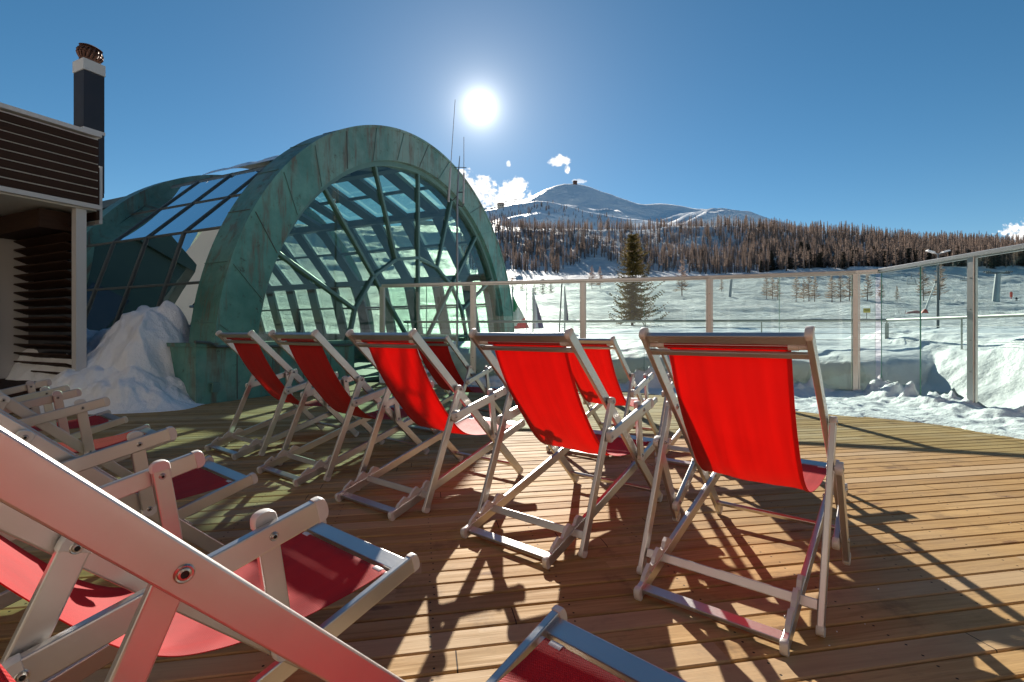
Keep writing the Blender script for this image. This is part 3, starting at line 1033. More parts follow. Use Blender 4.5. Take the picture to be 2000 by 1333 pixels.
    # stitched side hems, a second layer folded under
    for sg in (1, -1):
        hem = np.zeros((len(C_), 3, 3))
        for k, f_ in enumerate((1.0, 0.965, 0.93)):
            jj = grid[:, -1 if sg > 0 else 0]
            hem[:, k, 0] = jj[:, 0] - nor[:, 0] * 0.0022
            hem[:, k, 2] = jj[:, 2] - nor[:, 1] * 0.0022
            hem[:, k, 1] = jj[:, 1] * f_
        link('hem', grid_mesh('hem', hem, M['red'], uv=True), sl)
    return root


GRP_A = 'red deck chairs in two rows facing the snow'
GRP_B = 'red deck chairs in the row beside the camera'


def put(root, pose, label, group):
    root.location = (pose[0], pose[1], 0)
    root.rotation_euler = (0, 0, pose[2])
    return tag(root, label, 'deck chair', group)


std = make_chair()
low = make_chair(dict(tz=0.998, tx=0.125))
first = {'std': False, 'low': False}


def inst(kind):
    src = std if kind == 'std' else low
    if not first[kind]:
        first[kind] = True
        return src
    return copy_tree(src)


put(inst('std'), (-0.047, 2.333, 0.887), 'red deck chair with raised armrests beside the one whose armrests hang down', GRP_A)
put(inst('std'), (-0.878, 2.880, 0.922), 'red deck chair in the middle of its row, antenna mast behind it', GRP_A)
put(inst('std'), (-1.679, 3.483, 0.919), 'shaded red deck chair, second from the copper arch end of its row', GRP_A)
put(inst('std'), (-2.500, 4.180, 0.935), 'shaded red deck chair at the end of the row, against the copper arch plinth', GRP_A)
put(make_chair(dict(tx=0.150, tz=1.050), drop=('l', 'r')), (0.690, 1.752, 0.871), 'bright red deck chair with both armrests hanging down, at its row end', GRP_A)
put(inst('low'), (-1.005, 5.183, 0.98), 'dark red deck chair of the front row, half hidden behind the middle chair', GRP_A)
put(inst('low'), (0.523, 4.157, 0.93), 'bright red deck chair of the front row, seen between two chairs, lower and reclined', GRP_A)
put(inst('low'), (1.36, 3.75, 0.90), 'deck chair almost wholly hidden behind the chair with hanging armrests', GRP_A)
put(make_chair(dict(tx=0.1358, tz=1.0977, sag=0.045), drop=('l', 'r'), beam_w=0.056), (-0.5585, 0.097, 0.8146), 'very close deck chair whose big red-lit beam crosses the bottom corner', GRP_B)
put(inst('std'), (0.36, -0.68, 0.86), 'unseen deck chair added beside the camera to bounce red onto the close beam', GRP_B)  # unseen chair added so its cloth reddens the close beam
put(inst('std'), (1.25, -1.45, 0.88), 'unseen deck chair added behind the camera to block bounce from sunlit boards', GRP_B)  # unseen chair added to cover sunlit boards behind the camera
put(inst('std'), (-1.274, 0.643, 0.902), 'red deck chair right behind the big close beam, armrests raised, seat sunlit', GRP_B)
put(make_chair({}, drop=('l',)), (-2.199, 1.485, 0.902), 'shaded deck chair with dark red seat, third from the close beam', GRP_B)
put(inst('std'), (-3.216, 2.395, 0.898), 'shaded deck chair facing the snow pile, fourth from the close beam', GRP_B)
put(inst('std'), (-4.046, 3.054, 0.890), 'farthest deck chair of the near row, in front of the slatted kiosk', GRP_B)

# ------------------------------------------------------------------ glass fences


def fence(name, label, pts, posts, closed_start=True):
    root = empty(name, (pts[0][0], pts[0][1], 0))
    o0 = Vector((pts[0][0], pts[0][1], 0))
    top = MB()
    for i in range(len(pts) - 1):
        a, b = Vector((*pts[i], 2.045)) - o0, Vector((*pts[i + 1], 2.045)) - o0
        top.bar(a, b, 0.07, 0.055, bev=0.006)
        dd_ = (b - a).normalized()
        top.bar(a - Vector((0, 0, 0.035)), b - Vector((0, 0, 0.035)), 0.026, 0.022)
    top.build('top_rail', M['alu'], root)
    for i, pq in enumerate(posts):
        k = min(max(i, 0), len(pts) - 2)
        a, b = Vector((*pts[k], 0)), Vector((*pts[k + 1], 0))
        d = (b - a).normalized()
        c = Vector((*pq, 0)) - o0
        mb = MB()
        mb.bar(c, c + Vector((0, 0, 2.02)), 0.085, 0.05, side=d, bev=0.006)
        mb.bar(c - d * 0.052, c - d * 0.052 + Vector((0, 0, 2.02)), 0.014, 0.03, side=d)
        mb.bar(c + d * 0.052, c + d * 0.052 + Vector((0, 0, 2.02)), 0.014, 0.03, side=d)
        pz = mb.build('post', M['alu'], root)
        sc = MB()
        inw = Vector((d.y, -d.x, 0))
        if inw.y > 0 and abs(inw.y) > abs(inw.x):
            inw = -inw
        for z in (0.12, 0.55, 0.95, 1.35, 1.75):
            sc.tube([c + Vector((0, 0, z)) + inw * 0.024, c + Vector((0, 0, z)) + inw * 0.029], 0.009, 8)
        sc.build('bolt', M['steel'], pz)
    for i in range(len(pts) - 1):
        a, b = Vector((*pts[i], 0)) - o0, Vector((*pts[i + 1], 0)) - o0
        Ls = (b - a).length
        d = (b - a) / Ls
        nrm_ = Vector((d.y, -d.x, 0))
        cuts = [0.05, Ls - 0.05] if Ls < 0.6 else [0.05, Ls / 2, Ls - 0.05]
        for k in range(len(cuts) - 1):
            s0, s1 = cuts[k] + (0.004 if k else 0), cuts[k + 1] - (0.004 if k < len(cuts) - 2 else 0)
            p0, p1 = a + d * s0, a + d * s1
            mb = MB()
            mb.add([p0 + Vector((0, 0, 0.05)), p1 + Vector((0, 0, 0.05)), p1 + Vector((0, 0, 2.0)), p0 + Vector((0, 0, 2.0))], [(0, 1, 2, 3)])
            g_ = mb.build('glass_pane', M['fence_glass'], root)
            for q in (p0, p1):
                ed = MB()
                ed.bar(q + Vector((0, 0, 0.05)), q + Vector((0, 0, 2.0)), 0.004, 0.012, side=d)
                ed.build('glass_edge', M['glass_edge'], g_)
    return tag(root, label, 'glass fence')


fence('glass_fence', 'long glass windbreak with pale aluminium posts behind the chairs, facing the snow field', FENCE, FENCE[:-1])
fence('glass_fence', 'grey glass windbreak section at the sunny side, meeting the long one at a corner', FSIDE, FSIDE[1:])

# ------------------------------------------------------------------ cable railing outside the glass


def railing():
    root = empty('cable_railing', (0, 11.4, 0))
    o0 = Vector((0, 11.4, 0))
    P_ = [Vector((-2.6, 11.75, 0)), Vector((0, 11.4, 0)), Vector((4.0, 10.85, 0)), Vector((7.75, 10.1, 0)), Vector((7.55, 8.2, 0)), Vector((7.35, 6.8, 0)), Vector((7.1, 4.4, 0))]
    zt = 1.305
    mb = MB()
    mb.tube([q - o0 + Vector((0, 0, zt)) for q in P_[:4]], 0.030, 10)
    mb.tube([q - o0 + Vector((0, 0, zt)) for q in P_[3:]], 0.030, 10)
    mb.build('handrail', M['stainless'], root, 40)
    for z in (1.16, 1.03, 0.90, 0.77):
        mb = MB()
        mb.tube([q - o0 + Vector((0, 0, z)) for q in P_[:4]], 0.0045, 6)
        mb.tube([q - o0 + Vector((0, 0, z)) for q in P_[3:]], 0.0045, 6)
        mb.build('cable', M['pole_dark'], root)
    spots = [Vector((x, float(np.interp(x, [-2.6, 0, 4, 7.75], [11.75, 11.4, 10.85, 10.1])), 0)) for x in (-2.5, -0.85, 1.1, 3.0, 5.4)] + [P_[3], P_[4], P_[6]]
    for i, q in enumerate(spots):
        mb = MB()
        c = q - o0
        wd = 0.075 if i == 5 else 0.022
        mb.bar(c + Vector((0, 0, 0.3)), c + Vector((0, 0, zt - 0.06)), wd, 0.014, side=(1, 0, 0))
        mb.tube([c + Vector((0, 0, zt - 0.07)), c + Vector((0, 0, zt))], 0.012, 6)
        mb.build('post', M['stainless'], root)
    tag(root, 'stainless steel handrail with thin cables standing in the snow outside the glass fence', 'railing')


railing()

# ------------------------------------------------------------------ barrel vault


def arch_pt(r, ang, d, zc=ZC):
    """point on the vault: radius, angle from the far foot, depth behind the face"""
    p_ = DC + UX * (r * math.cos(ang)) - NX * d
    return Vector((p_.x, p_.y, zc + r * math.sin(ang)))


def build_vault():
    root = empty('glass_vault', DC)
    RO, RI, RV = 5.33, 4.62, 4.95

    def sub(name, mb, mat, smooth=None, par=None):
        mb.v = [tuple(Vector(q) - DC) for q in mb.v] if par is None or par is root else [tuple(Vector(q) - DC) for q in mb.v]
        return mb.build(name, mat, par or root, smooth)

    def ring(mb, ro, ri, d0, d1, a0, a1, n=72, mi=0):
        vs = []
        for k in range(n + 1):
            a = a0 + (a1 - a0) * k / n
            for r_, d in ((ro, d0), (ri, d0), (ri, d1), (ro, d1)):
                vs.append(arch_pt(r_, a, d))
        fs = []
        for k in range(n):
            b = 4 * k
            for j in range(4):
                fs.append((b + j, b + (j + 1) % 4, b + 4 + (j + 1) % 4, b + 4 + j))
        fs += [(0, 1, 2, 3), (4 * n + 3, 4 * n + 2, 4 * n + 1, 4 * n)]
        mb.add(vs, fs, mi)

    A0, A1 = R(-5.0), R(185.0)
    mb = MB()
    ring(mb, RO, RI, 0.0, 0.62, A0, A1, 96)
    arch = sub('front_arch', mb, M['copper'], 30)
    # seams and the raised outer roll
    for k in range(1, 18):
        a = R(-5 + 190 * k / 18)
        mb = MB()
        off = R(2.2)
        p0, p1 = arch_pt(RI + 0.02, a + off, -0.006), arch_pt(RO - 0.02, a - off, -0.006)
        mb.bar(p0, p1, 0.010, 0.010, side=NX)
        p0, p1 = arch_pt(RO + 0.006, a - off, 0.0), arch_pt(RO + 0.006, a - off, 0.62)
        mb.bar(p0, p1, 0.010, 0.010, side=UX)
        sub('standing_seam', mb, M['copper_frame'] if k % 3 else M['bar_grey'], None, arch)
    mb = MB()
    ring(mb, RO + 0.015, RO - 0.04, -0.02, 0.05, A0, A1, 96)
    sub('arch_edge_roll', mb, M['copper'], 30, arch)
    mb = MB()
    ring(mb, RI + 0.01, RI - 0.10, 0.12, 0.24, R(5), R(175), 84)
    sub('arch_glazing_frame', mb, M['copper_frame'], 30)
    # far rib
    mb = MB()
    ring(mb, 5.10, 4.80, 5.95, 6.4, A0, A1, 72)
    sub('far_arch', mb, M['copper'], 30)
    # radial mullions of the face
    r_in, dm = 2.44, 0.18
    angs = [90, 110.6, 132, 154.3, 70, 50, 30]
    for a in angs:
        mb = MB()
        mb.bar(arch_pt(r_in, R(a), dm), arch_pt(RI - 0.10, R(a), dm), 0.075, 0.10, side=(UX * -math.sin(R(a)) + Vector((0, 0, math.cos(R(a))))), bev=0.01)
        sub('radial_mullion', mb, M['copper_frame'])
    for a in (90, 132, 50):
        mb = MB()
        mb.bar(arch_pt(0.35 if a != 90 else 0.0, R(a), dm), arch_pt(r_in, R(a), dm), 0.075, 0.10, side=(UX * -math.sin(R(a)) + Vector((0, 0, math.cos(R(a))))), bev=0.01)
        sub('radial_mullion', mb, M['copper_frame'])
    pol = [175, 154.3, 132, 110.6, 90, 70, 50, 30, 8]
    mb = MB()
    pp = [arch_pt(r_in, R(a), dm) for a in pol]
    pp = [Vector((pp[0].x, pp[0].y, 0.02))] + pp + [Vector((pp[-1].x, pp[-1].y, 0.02))]
    for a, b in zip(pp[:-1], pp[1:]):
        mb.bar(a, b, 0.075, 0.10, side=(b - a).cross(NX), bev=0.01)
    sub('inner_ring_mullion', mb, M['copper_frame'])
    mb = MB()
    for zz in (0.045,):
        mb.bar(DC + UX * -2.4 - NX * dm + Vector((0, 0, zz)), DC + UX * 2.4 - NX * dm + Vector((0, 0, zz)), 0.1, 0.08)
    mb.bar(DC + UX * -2.36 - NX * dm + Vector((0, 0, 0.95)), DC + UX * 2.36 - NX * dm + Vector((0, 0, 0.95)), 0.06, 0.06)
    sub('transom', mb, M['copper_frame'])
    # glass of the face
    mb = MB()
    n = 60
    vs = [DC - NX * 0.2 + Vector((0, 0, 0.9))] + [arch_pt(RI - 0.06, R(5.3 + (174.7 - 5.3) * k / n), 0.2) for k in range(n + 1)]
    mb.add(vs, [(0, k + 1, k + 2) for k in range(n)])
    q0, q1 = DC - NX * 0.2 - UX * 2.4, DC - NX * 0.2 + UX * 2.4
    mb.add([q0 + Vector((0, 0, 0.02)), q1 + Vector((0, 0, 0.02)), q1 + Vector((0, 0, 0.9)), q0 + Vector((0, 0, 0.9))], [(0, 1, 2, 3)])
    sub('front_glazing', mb, M['front_glass'])
    # faceted roof glass: panes between ribs and purlins
    va = [175, 150, 120, 90, 60, 30, 5]
    dz = [0.62, 2.45, 3.65, 4.85, 5.97]

    def facet(a_, f_, d):
        return arch_pt(RV, R(a_), d).lerp(arch_pt(RV, R(a_ - 0), d), 0)
    lines = []            # points round the section, two rows of panes to each facet
    for i in range(len(va) - 1):
        lines.append((va[i], va[i + 1], 0.0))
        lines.append((va[i], va[i + 1], 0.5))
    lines.append((va[-2], va[-1], 1.0))

    def lp(ln, d):
        return arch_pt(RV, R(ln[0]), d).lerp(arch_pt(RV, R(ln[1]), d), ln[2])
    for nm_, rng_, mt_ in (('side_glazing', range(0, 4), 'dark_glass'), ('roof_glazing', range(4, len(lines) - 1), 'vault_glass')):
        mb = MB()
        for i in rng_:
            for j in range(len(dz) - 1):
                mb.add([lp(lines[i], dz[j]), lp(lines[i], dz[j + 1]), lp(lines[i + 1], dz[j + 1]), lp(lines[i + 1], dz[j])], [(0, 1, 2, 3)])
        sub(nm_, mb, M[mt_])
    for d in dz[1:-1]:
        mb = MB()
        pts = [lp(lines[2 * i], d) for i in range(len(va) - 1)] + [lp(lines[-1], d)]
        for a, b in zip(pts[:-1], pts[1:]):
            mb.bar(a, b, 0.07, 0.06, side=NX, bev=0.01)
        sub('roof_rib', mb, M['bar_grey'])
    for i, ln in enumerate(lines):
        mb = MB()
        mb.bar(lp(ln, 0.6), lp(ln, 5.97), 0.045, 0.04, side=Vector((0, 0, 1)), bev=0.006)
        sub('purlin', mb, M['bar_grey'])
    # broad rafters and purlins on the inside, seen against the sky
    DEND = 15.0
    for d in np.arange(1.25, DEND, 1.2):
        mb = MB()
        for ii in range(2, len(va) - 1):
            a, b = arch_pt(RV - 0.12, R(va[ii]), d), arch_pt(RV - 0.12, R(va[ii + 1]), d)
            mb.bar(a, b, 0.40, 0.10, side=NX)
        sub('roof_rafter', mb, M['rafter'])
    for ii in range(2, len(va)):
        mb = MB()
        mb.bar(arch_pt(RV - 0.14, R(va[ii]), 0.6), arch_pt(RV - 0.14, R(va[ii]), DEND), 0.20, 0.26, side=Vector((0, 0, 1)))
        sub('ridge_beam', mb, M['rafter'])
    for ii in range(3, len(va) - 1):
        a, b = arch_pt(RV - 0.12, R(va[ii]), 0.6), arch_pt(RV - 0.12, R(va[ii + 1]), 0.6)
        a2, b2 = arch_pt(RV - 0.12, R(va[ii]), DEND), arch_pt(RV - 0.12, R(va[ii + 1]), DEND)
        mb = MB()
        mb.bar(a.lerp(b, 0.45), a2.lerp(b2, 0.45), 0.07, 0.09, side=Vector((0, 0, 1)))
        sub('purlin', mb, M['rafter'])
    # the hall runs on behind the far arch: glazed on the sunny side, copper on ours
    RX = 4.72
    mb = MB()
    for ii in range(3, len(va) - 1):
        mb.add([arch_pt(RV - 0.03, R(va[ii]), 6.0), arch_pt(RV - 0.03, R(va[ii]), DEND), arch_pt(RV - 0.03, R(va[ii + 1]), DEND), arch_pt(RV - 0.03, R(va[ii + 1]), 6.0)], [(0, 1, 2, 3)])
    sub('rear_glazing', mb, M['vault_glass'])
    mb = MB()
    n = 24
    for k in range(n):
        a0_, a1_ = R(186 - 96 * k / n), R(186 - 96 * (k + 1) / n)
        mb.add([arch_pt(RX, a0_, 6.0), arch_pt(RX, a0_, DEND), arch_pt(RX, a1_, DEND), arch_pt(RX, a1_, 6.0)], [(0, 1, 2, 3)])
    sub('rear_shell', mb, M['copper'], 30)
    mb = MB()
    n = 40
    vs = [DC - NX * DEND] + [arch_pt(4.95, R(-5 + 190 * k / n), DEND) for k in range(n + 1)]
    vs2 = [v_ - NX * 0.15 for v_ in vs]
    mb.add(vs, [(0, k + 1, k + 2) for k in range(n)])
    mb.add(vs2, [(0, k + 2, k + 1) for k in range(n)])
    sub('end_wall', mb, M['bar_grey'])
    for sgn in (-1, 1):
        mb = MB()
        a = DC + UX * (sgn * 5.0) - NX * 0.64
        b = DC + UX * (sgn * 5.0) - NX * (6.1 if sgn < 0 else DEND)
        mb.bar(a + Vector((0, 0, 0.45)), b + Vector((0, 0, 0.45)), 0.25, 0.9)
        sub('side_wall', mb, M['copper'])
    # plinth under the face, with cap and pipe
    for s0, s1 in ((-5.62, -2.45), (2.45, 5.55)):
        mb = MB()
        a, b = DC + UX * s0 - NX * 0.26, DC + UX * s1 - NX * 0.26
        mb.bar(a + Vector((0, 0, 0.42)), b + Vector((0, 0, 0.42)), 0.62, 0.84)
        pl_ = sub('plinth', mb, M['copper'])
        mb = MB()
        mb.bar(a + Vector((0, 0, 0.87)) - UX * 0.03, b + Vector((0, 0, 0.87)) + UX * 0.02, 0.70, 0.055)
        sub('plinth_cap', mb, M['copper'], None, pl_)
        mb = MB()
        for k in range(1, 5):
            q = a.lerp(b, k / 5) + NX * 0.312
            mb.bar(q + Vector((0, 0, 0.02)), q + Vector((0, 0, 0.83)), 0.014, 0.010, side=UX)
        sub('plinth_seam', mb, M['bar_grey'], None, pl_)
    mb = MB()
    pz = [(-5.75, 0.5, 0.92), (-5.5, 0.45, 0.90), (-5.35, 0.36, 0.84), (-4.4, 0.36, 0.82), (-2.55, 0.36, 0.80)]
    mb.tube([DC + UX * a + NX * (b - 0.26) + Vector((0, 0, c)) for a, b, c in pz], 0.022, 8)
    sub('heating_pipe', mb, M['bar_grey'], 40)
    mb = MB()
    mb.box(DC + UX * -5.36 + NX * 0.075 + Vector((0, 0, 0.24)), (0.10, 0.07, 0.14), 0, Matrix.Rotation(PHI, 3, 'Z'))
    sub('junction_box', mb, M['copper_frame'])
    mb = MB()
    mb.add([DC + UX * -4.9 - NX * 0.5 + Vector((0, 0, 0.03)), DC + UX * 4.9 - NX * 0.5 + Vector((0, 0, 0.03)), DC + UX * 4.9 - NX * 15 + Vector((0, 0, 0.03)), DC + UX * -4.9 - NX * 15 + Vector((0, 0, 0.03))], [(0, 1, 2, 3)])
    sub('hall_floor', mb, M['hall_floor'])
    # snow left lying on the crown
    mb = MB()
    tag(root, 'large green copper and glass barrel vault with an arched fan-glazed face', 'glass vault')
    return root


build_vault()


def heap(name, outline_fn, nx, ny, hfun, mat, label, cat, kind=None):
    us, vs = np.linspace(0, 1, nx), np.linspace(0, 1, ny)
    U, V = np.meshgrid(us, vs, indexing='ij')
    X, Y = outline_fn(U, V)
    Z = hfun(U, V, X, Y)
    o = link(name, grid_mesh(name, np.stack([X, Y, Z], -1), mat))
    return tag(o, label, cat, kind=kind)


# snow left on the crown of the vault
cv = MB()
n_ = 26
rows = []
for i in range(n_ + 1):
    d = 1.2 + 3.6 * i / n_
    for k in range(9):
        f_ = k / 8
        a0_, a1_ = 118 - 2 * math.sin(i * 0.9), 88
        p_ = arch_pt(5.02 + 0.10 * math.sin(math.pi * min(1, f_ * 1.6 + 0.02)) * (0.7 + 0.3 * math.sin(i * 1.7)), R(a0_ + (a1_ - a0_) * f_), d)
        p_.z += 0.04
        rows.append(p_)
cv.add(rows, [(i * 9 + k, i * 9 + k + 1, (i + 1) * 9 + k + 1, (i + 1) * 9 + k) for i in range(n_) for k in range(8)])
tag(cv.build('snow_patch', M['snow'], None, 60), 'thin strip of snow lying on the crown of the glass vault', 'snow')

# ------------------------------------------------------------------ slatted kiosk


def kiosk():
    # local frame: UX along the front fascia (towards the corner), -NX to the back
    O = Vector((-6.10, 6.90, 0))
    root = empty('slatted_kiosk', O)

    def L_(a, b, z):                       # a along UX, b back along -NX, relative to the corner post
        return UX * a - NX * b + Vector((0, 0, z))
    FZ = 0.34
    ZS, ZT = 2.78, 3.90
    rot = Matrix.Rotation(PHI, 3, 'Z')

    def bx(mb, a0, a1, b0, b1, z0, z1, mi=0):
        c = L_((a0 + a1) / 2, (b0 + b1) / 2, (z0 + z1) / 2)
        mb.box(c, (a1 - a0, b1 - b0, z1 - z0), mi, rot)
    # local y of the rotated box is +V where V = rot @ (0,1,0) = -NX
    mb = MB()
    bx(mb, -6.0, 0.34, 0.0, 3.2, FZ - 0.30, FZ - 0.004)
    mb.build('floor_platform', M['brown'], root)
    mb = MB()
    bx(mb, -6.0, 0.185, -0.02, 3.2, ZS + 0.02, ZT - 0.06)
    rf = mb.build('roof', M['soffit'], root)
    mb = MB()
    bx(mb, -6.0, 0.205, -0.10, -0.025, ZS + 0.04, ZS + 0.10)
    bx(mb, -6.0, 0.205, -0.12, 3.2, ZT - 0.045, ZT + 0.012)
    mb.build('roof_edging', M['white_paint'], rf)
    nb_ = 8
    hgt = (ZT - 0.07 - ZS - 0.11) / nb_
    back = MB()
    bx(back, -6.0, 0.188, -0.045, -0.024, ZS + 0.11, ZT - 0.06)
    back.build('fascia_backing', M['white_paint'], rf)
    mb = MB()
    for k in range(nb_):
        z0 = ZS + 0.115 + k * hgt
        bx(mb, -6.0, 0.182, -0.085, -0.048, z0, z0 + hgt - 0.024)
    mb.build('fascia_boards', M['brown'], rf)
    # white trim and slats round the corner
    mb = MB()
    bx(mb, 0.235, 0.275, 0.16, 3.2, ZS - 0.14, ZS - 0.09)
    bx(mb, 0.235, 0.275, 0.02, 0.14, ZS - 0.14, ZT - 0.42)
    mb.build('corner_trim', M['white_paint'], rf)
    mb = MB()
    bx(mb, 0.19, 0.23, 0.0, 3.2, ZS - 0.09, ZT - 0.45)
    bx(mb, 0.19, 0.62, 0.72, 1.0, 3.19, 3.25)
    mb.build('end_cladding', M['brown'], rf)
    mb = MB()
    bx(mb, -0.055, 0.065, -0.02, 0.10, FZ - 0.3, ZS + 0.015)
    mb.build('post', M['white_paint'], root)
    # ceiling light rose
    mb = MB()
    c = L_(-1.25, 1.0, ZS + 0.016)
    mb.tube([c, c - Vector((0, 0, 0.03))], 0.17, 20)
    mb.build('ceiling_lamp', M['dark'], root, 40)
    # louvred screen from the post back to the wall
    for k in range(17):
        z = FZ + 0.10 + k * 0.133
        mb = MB()
        tilt = Matrix.Rotation(PHI, 3, 'Z') @ Matrix.Rotation(R(22), 3, 'Y')
        mb.box(L_(0.0, 1.0, z), (0.17, 1.56, 0.022), 0, tilt)
        mb.build('louvre', M['brown'], root)
    mb = MB()
    bx(mb, 0.12, 0.16, 0.2, 1.85, FZ, ZS - 0.3)
    mb.build('screen_back', M['window_dark'], root)
    mb = MB()
    bx(mb, -0.35, 0.15, 0.25, 1.85, ZS - 0.28, ZS - 0.02)
    mb.build('head_beam', M['brown'], root)
    mb = MB()
    bx(mb, -6.0, 0.2, 1.86, 2.0, FZ, ZS + 0.01)
    wl_ = mb.build('wall', M['white_paint'], root)
    mb = MB()
    bx(mb, -1.35, -0.38, 1.80, 1.855, FZ + 0.01, FZ + 2.15)
    dr = mb.build('door', M['door'], root)
    mb = MB()
    for a0, a1, z0, z1 in ((-1.43, -1.35, FZ, FZ + 2.23), (-0.38, -0.30, FZ, FZ + 2.23), (-1.35, -0.38, FZ + 2.15, FZ + 2.23)):
        bx(mb, a0, a1, 1.78, 1.858, z0, z1)
    mb.build('door_frame', M['white_paint'], dr)
    tag(root, 'kiosk with brown slatted roof fascia, white post and louvred screen', 'kiosk')

    # chimney
    q = O + UX * 0.485 - NX * 0.86
    ch = empty('chimney', q)
    mb = MB()
    mb.box((0, 0, 4.18), (0.27, 0.30, 1.85), 0, rot)
    mb.build('shaft', M['charcoal'], ch)
    mb = MB()
    mb.box((0, 0, 5.20), (0.29, 0.32, 0.17), 0, rot)
    mb.build('collar', M['soffit'], ch)
    mb = MB()
    mb.box((0, 0, 4.20), (0.285, 0.315, 0.05), 0, rot)
    bd = mb.build('strap', M['white_paint'], ch)
    mb = MB()
    mb.tube([UX * -0.2 + Vector((0, 0, 4.22)), UX * -0.42 + NX * 0.05 + Vector((0, 0, 3.9))], 0.018, 6)
    mb.tube([UX * -0.2 - NX * 0.15 + Vector((0, 0, 4.22)), UX * -0.5 - NX * 0.2 + Vector((0, 0, 3.85))], 0.014, 6)
    mb.build('stay', M['white_paint'], bd)
    mb = MB()
    mb.tube([(0, 0, 5.30), (0, 0, 5.36)], 0.12, 16)
    for k in range(18):
        a = k * 2 * math.pi / 18
        pts = []
        for i in range(7):
            f_ = i / 6
            r_ = 0.115 + 0.05 * math.sin(math.pi * min(1, f_ * 1.05) * 0.95) - 0.06 * f_ ** 3
            pts.append(Vector((r_ * math.cos(a + f_ * 0.25), r_ * math.sin(a + f_ * 0.25), 5.35 + 0.20 * f_)))
        mb.tube(pts, 0.016, 5)
    mb.tube([(0, 0, 5.34), (0, 0, 5.53)], 0.105, 16)
    mb.tube([(0, 0, 5.535), (0, 0, 5.56)], [0.15, 0.10], 16)
    cw = mb.build('cowl', M['rust'], ch, 40)
    cw.rotation_euler = (0, R(9), 0)
    cw.location = (-5.35 * math.sin(R(9)), 0, 5.35 - 5.35 * math.cos(R(9)))
    tag(ch, 'dark square chimney with rusty round cowl behind the slatted kiosk roof', 'chimney')

    # snow on the roof
    def out_(U, V):
        a = -5.6 + U * 4.6
        b = 0.25 + V * 2.6
        p_x = O.x + UX.x * a - NX.x * b
        p_y = O.y + UX.y * a - NX.y * b
        return p_x, p_y
    heap('snow_patch', out_, 40, 24,
         lambda U, V, X, Y: ZT + 0.01 + 0.62 * np.clip(1 - (U * 1.08) ** 1.4, 0, 1) * np.sin(np.pi * np.clip(V, 0, 1)) ** 0.7 * (1 + 0.12 * vnoise(X * 2, Y * 2, 3)),
         M['snow'], 'drift of snow lying on the slatted kiosk roof', 'snow')


kiosk()

# ------------------------------------------------------------------ snow on the deck


def snow_pile():
    # mound between the kiosk and the vault, with a ragged crest leaning on the glass
    n = 260
    xs = np.linspace(-8.4, -4.0, n)
    ys = np.linspace(6.2, 9.6, n)
    X, Y = np.meshgrid(xs, ys, indexing='ij')
    s, d = dome_sd(X, Y)
    z = np.zeros_like(X)

    def bump_(cx, cy_, h, rx, ry, rot=0.5, p_=1.0):
        c, s_ = math.cos(rot), math.sin(rot)
        u = ((X - cx) * c + (Y - cy_) * s_) / rx
        v = (-(X - cx) * s_ + (Y - cy_) * c) / ry
        return h * np.clip(1 - (u * u + v * v), 0, 1) ** p_
    a_, b_2 = np.array([-5.42, 7.72]), np.array([-7.35, 8.25])
    ab = b_2 - a_
    tt_ = np.clip(((X - a_[0]) * ab[0] + (Y - a_[1]) * ab[1]) / (ab @ ab), 0, 1)
    ex_, ey_ = X - (a_[0] + ab[0] * tt_), Y - (a_[1] + ab[1] * tt_)
    dist = np.hypot(ex_ / np.where(ex_ > 0, 0.62, 0.95), ey_ / np.where(ey_ < 0, 1.10, 0.8))
    ridge_h = 1.40 - 0.42 * tt_ + 0.06 * np.sin(tt_ * 9)
    z = ridge_h * np.clip(1 - dist ** 1.7, 0, 1) ** 0.85
    z = np.maximum(z, bump_(-5.34, 7.72, 1.60, 0.36, 0.36, 0.2, 0.6))
    z = np.maximum(z, bump_(-5.95, 7.95, 1.46, 0.26, 0.26, 0.2, 0.6))
    z = np.maximum(z, bump_(-5.10, 7.15, 0.42, 0.66, 0.62, -0.3, 0.9))
    z = np.maximum(z, bump_(-5.75, 6.95, 0.50, 1.35, 0.70, -0.15, 0.9))
    z = np.maximum(z, bump_(-6.6, 7.15, 0.30, 0.9, 0.6, -0.2, 0.9))
    z = z + np.where(z > 0.02, fbm(X * 1.9, Y * 1.9, 4, 77) * 0.11 * np.clip(z * 2.0, 0, 1) + (fbm(X * 4.2, Y * 4.2, 2, 13) * 0.055 + fbm(X * 11, Y * 11, 3, 12) * 0.018) * np.clip(z * 3, 0, 1), 0)
    jx = fbm(X * 2.1 + 3, Y * 2.1, 3, 90) * 0.10 * np.clip(z, 0, 1)
    jy = fbm(X * 2.1, Y * 2.1 + 8, 3, 91) * 0.10 * np.clip(z, 0, 1)
    z = np.where(z < 0.30, z * z / 0.30, z)
    z = np.where(z < 0.006, -0.02, z)
    o = link('snow_pile', grid_mesh('snow_pile', np.stack([X + jx, Y + jy, z], -1), M['snow'], mask=z > -0.02))
    tag(o, 'tall shaded pile of shovelled snow between the kiosk post and the copper arch', 'snow pile')


snow_pile()


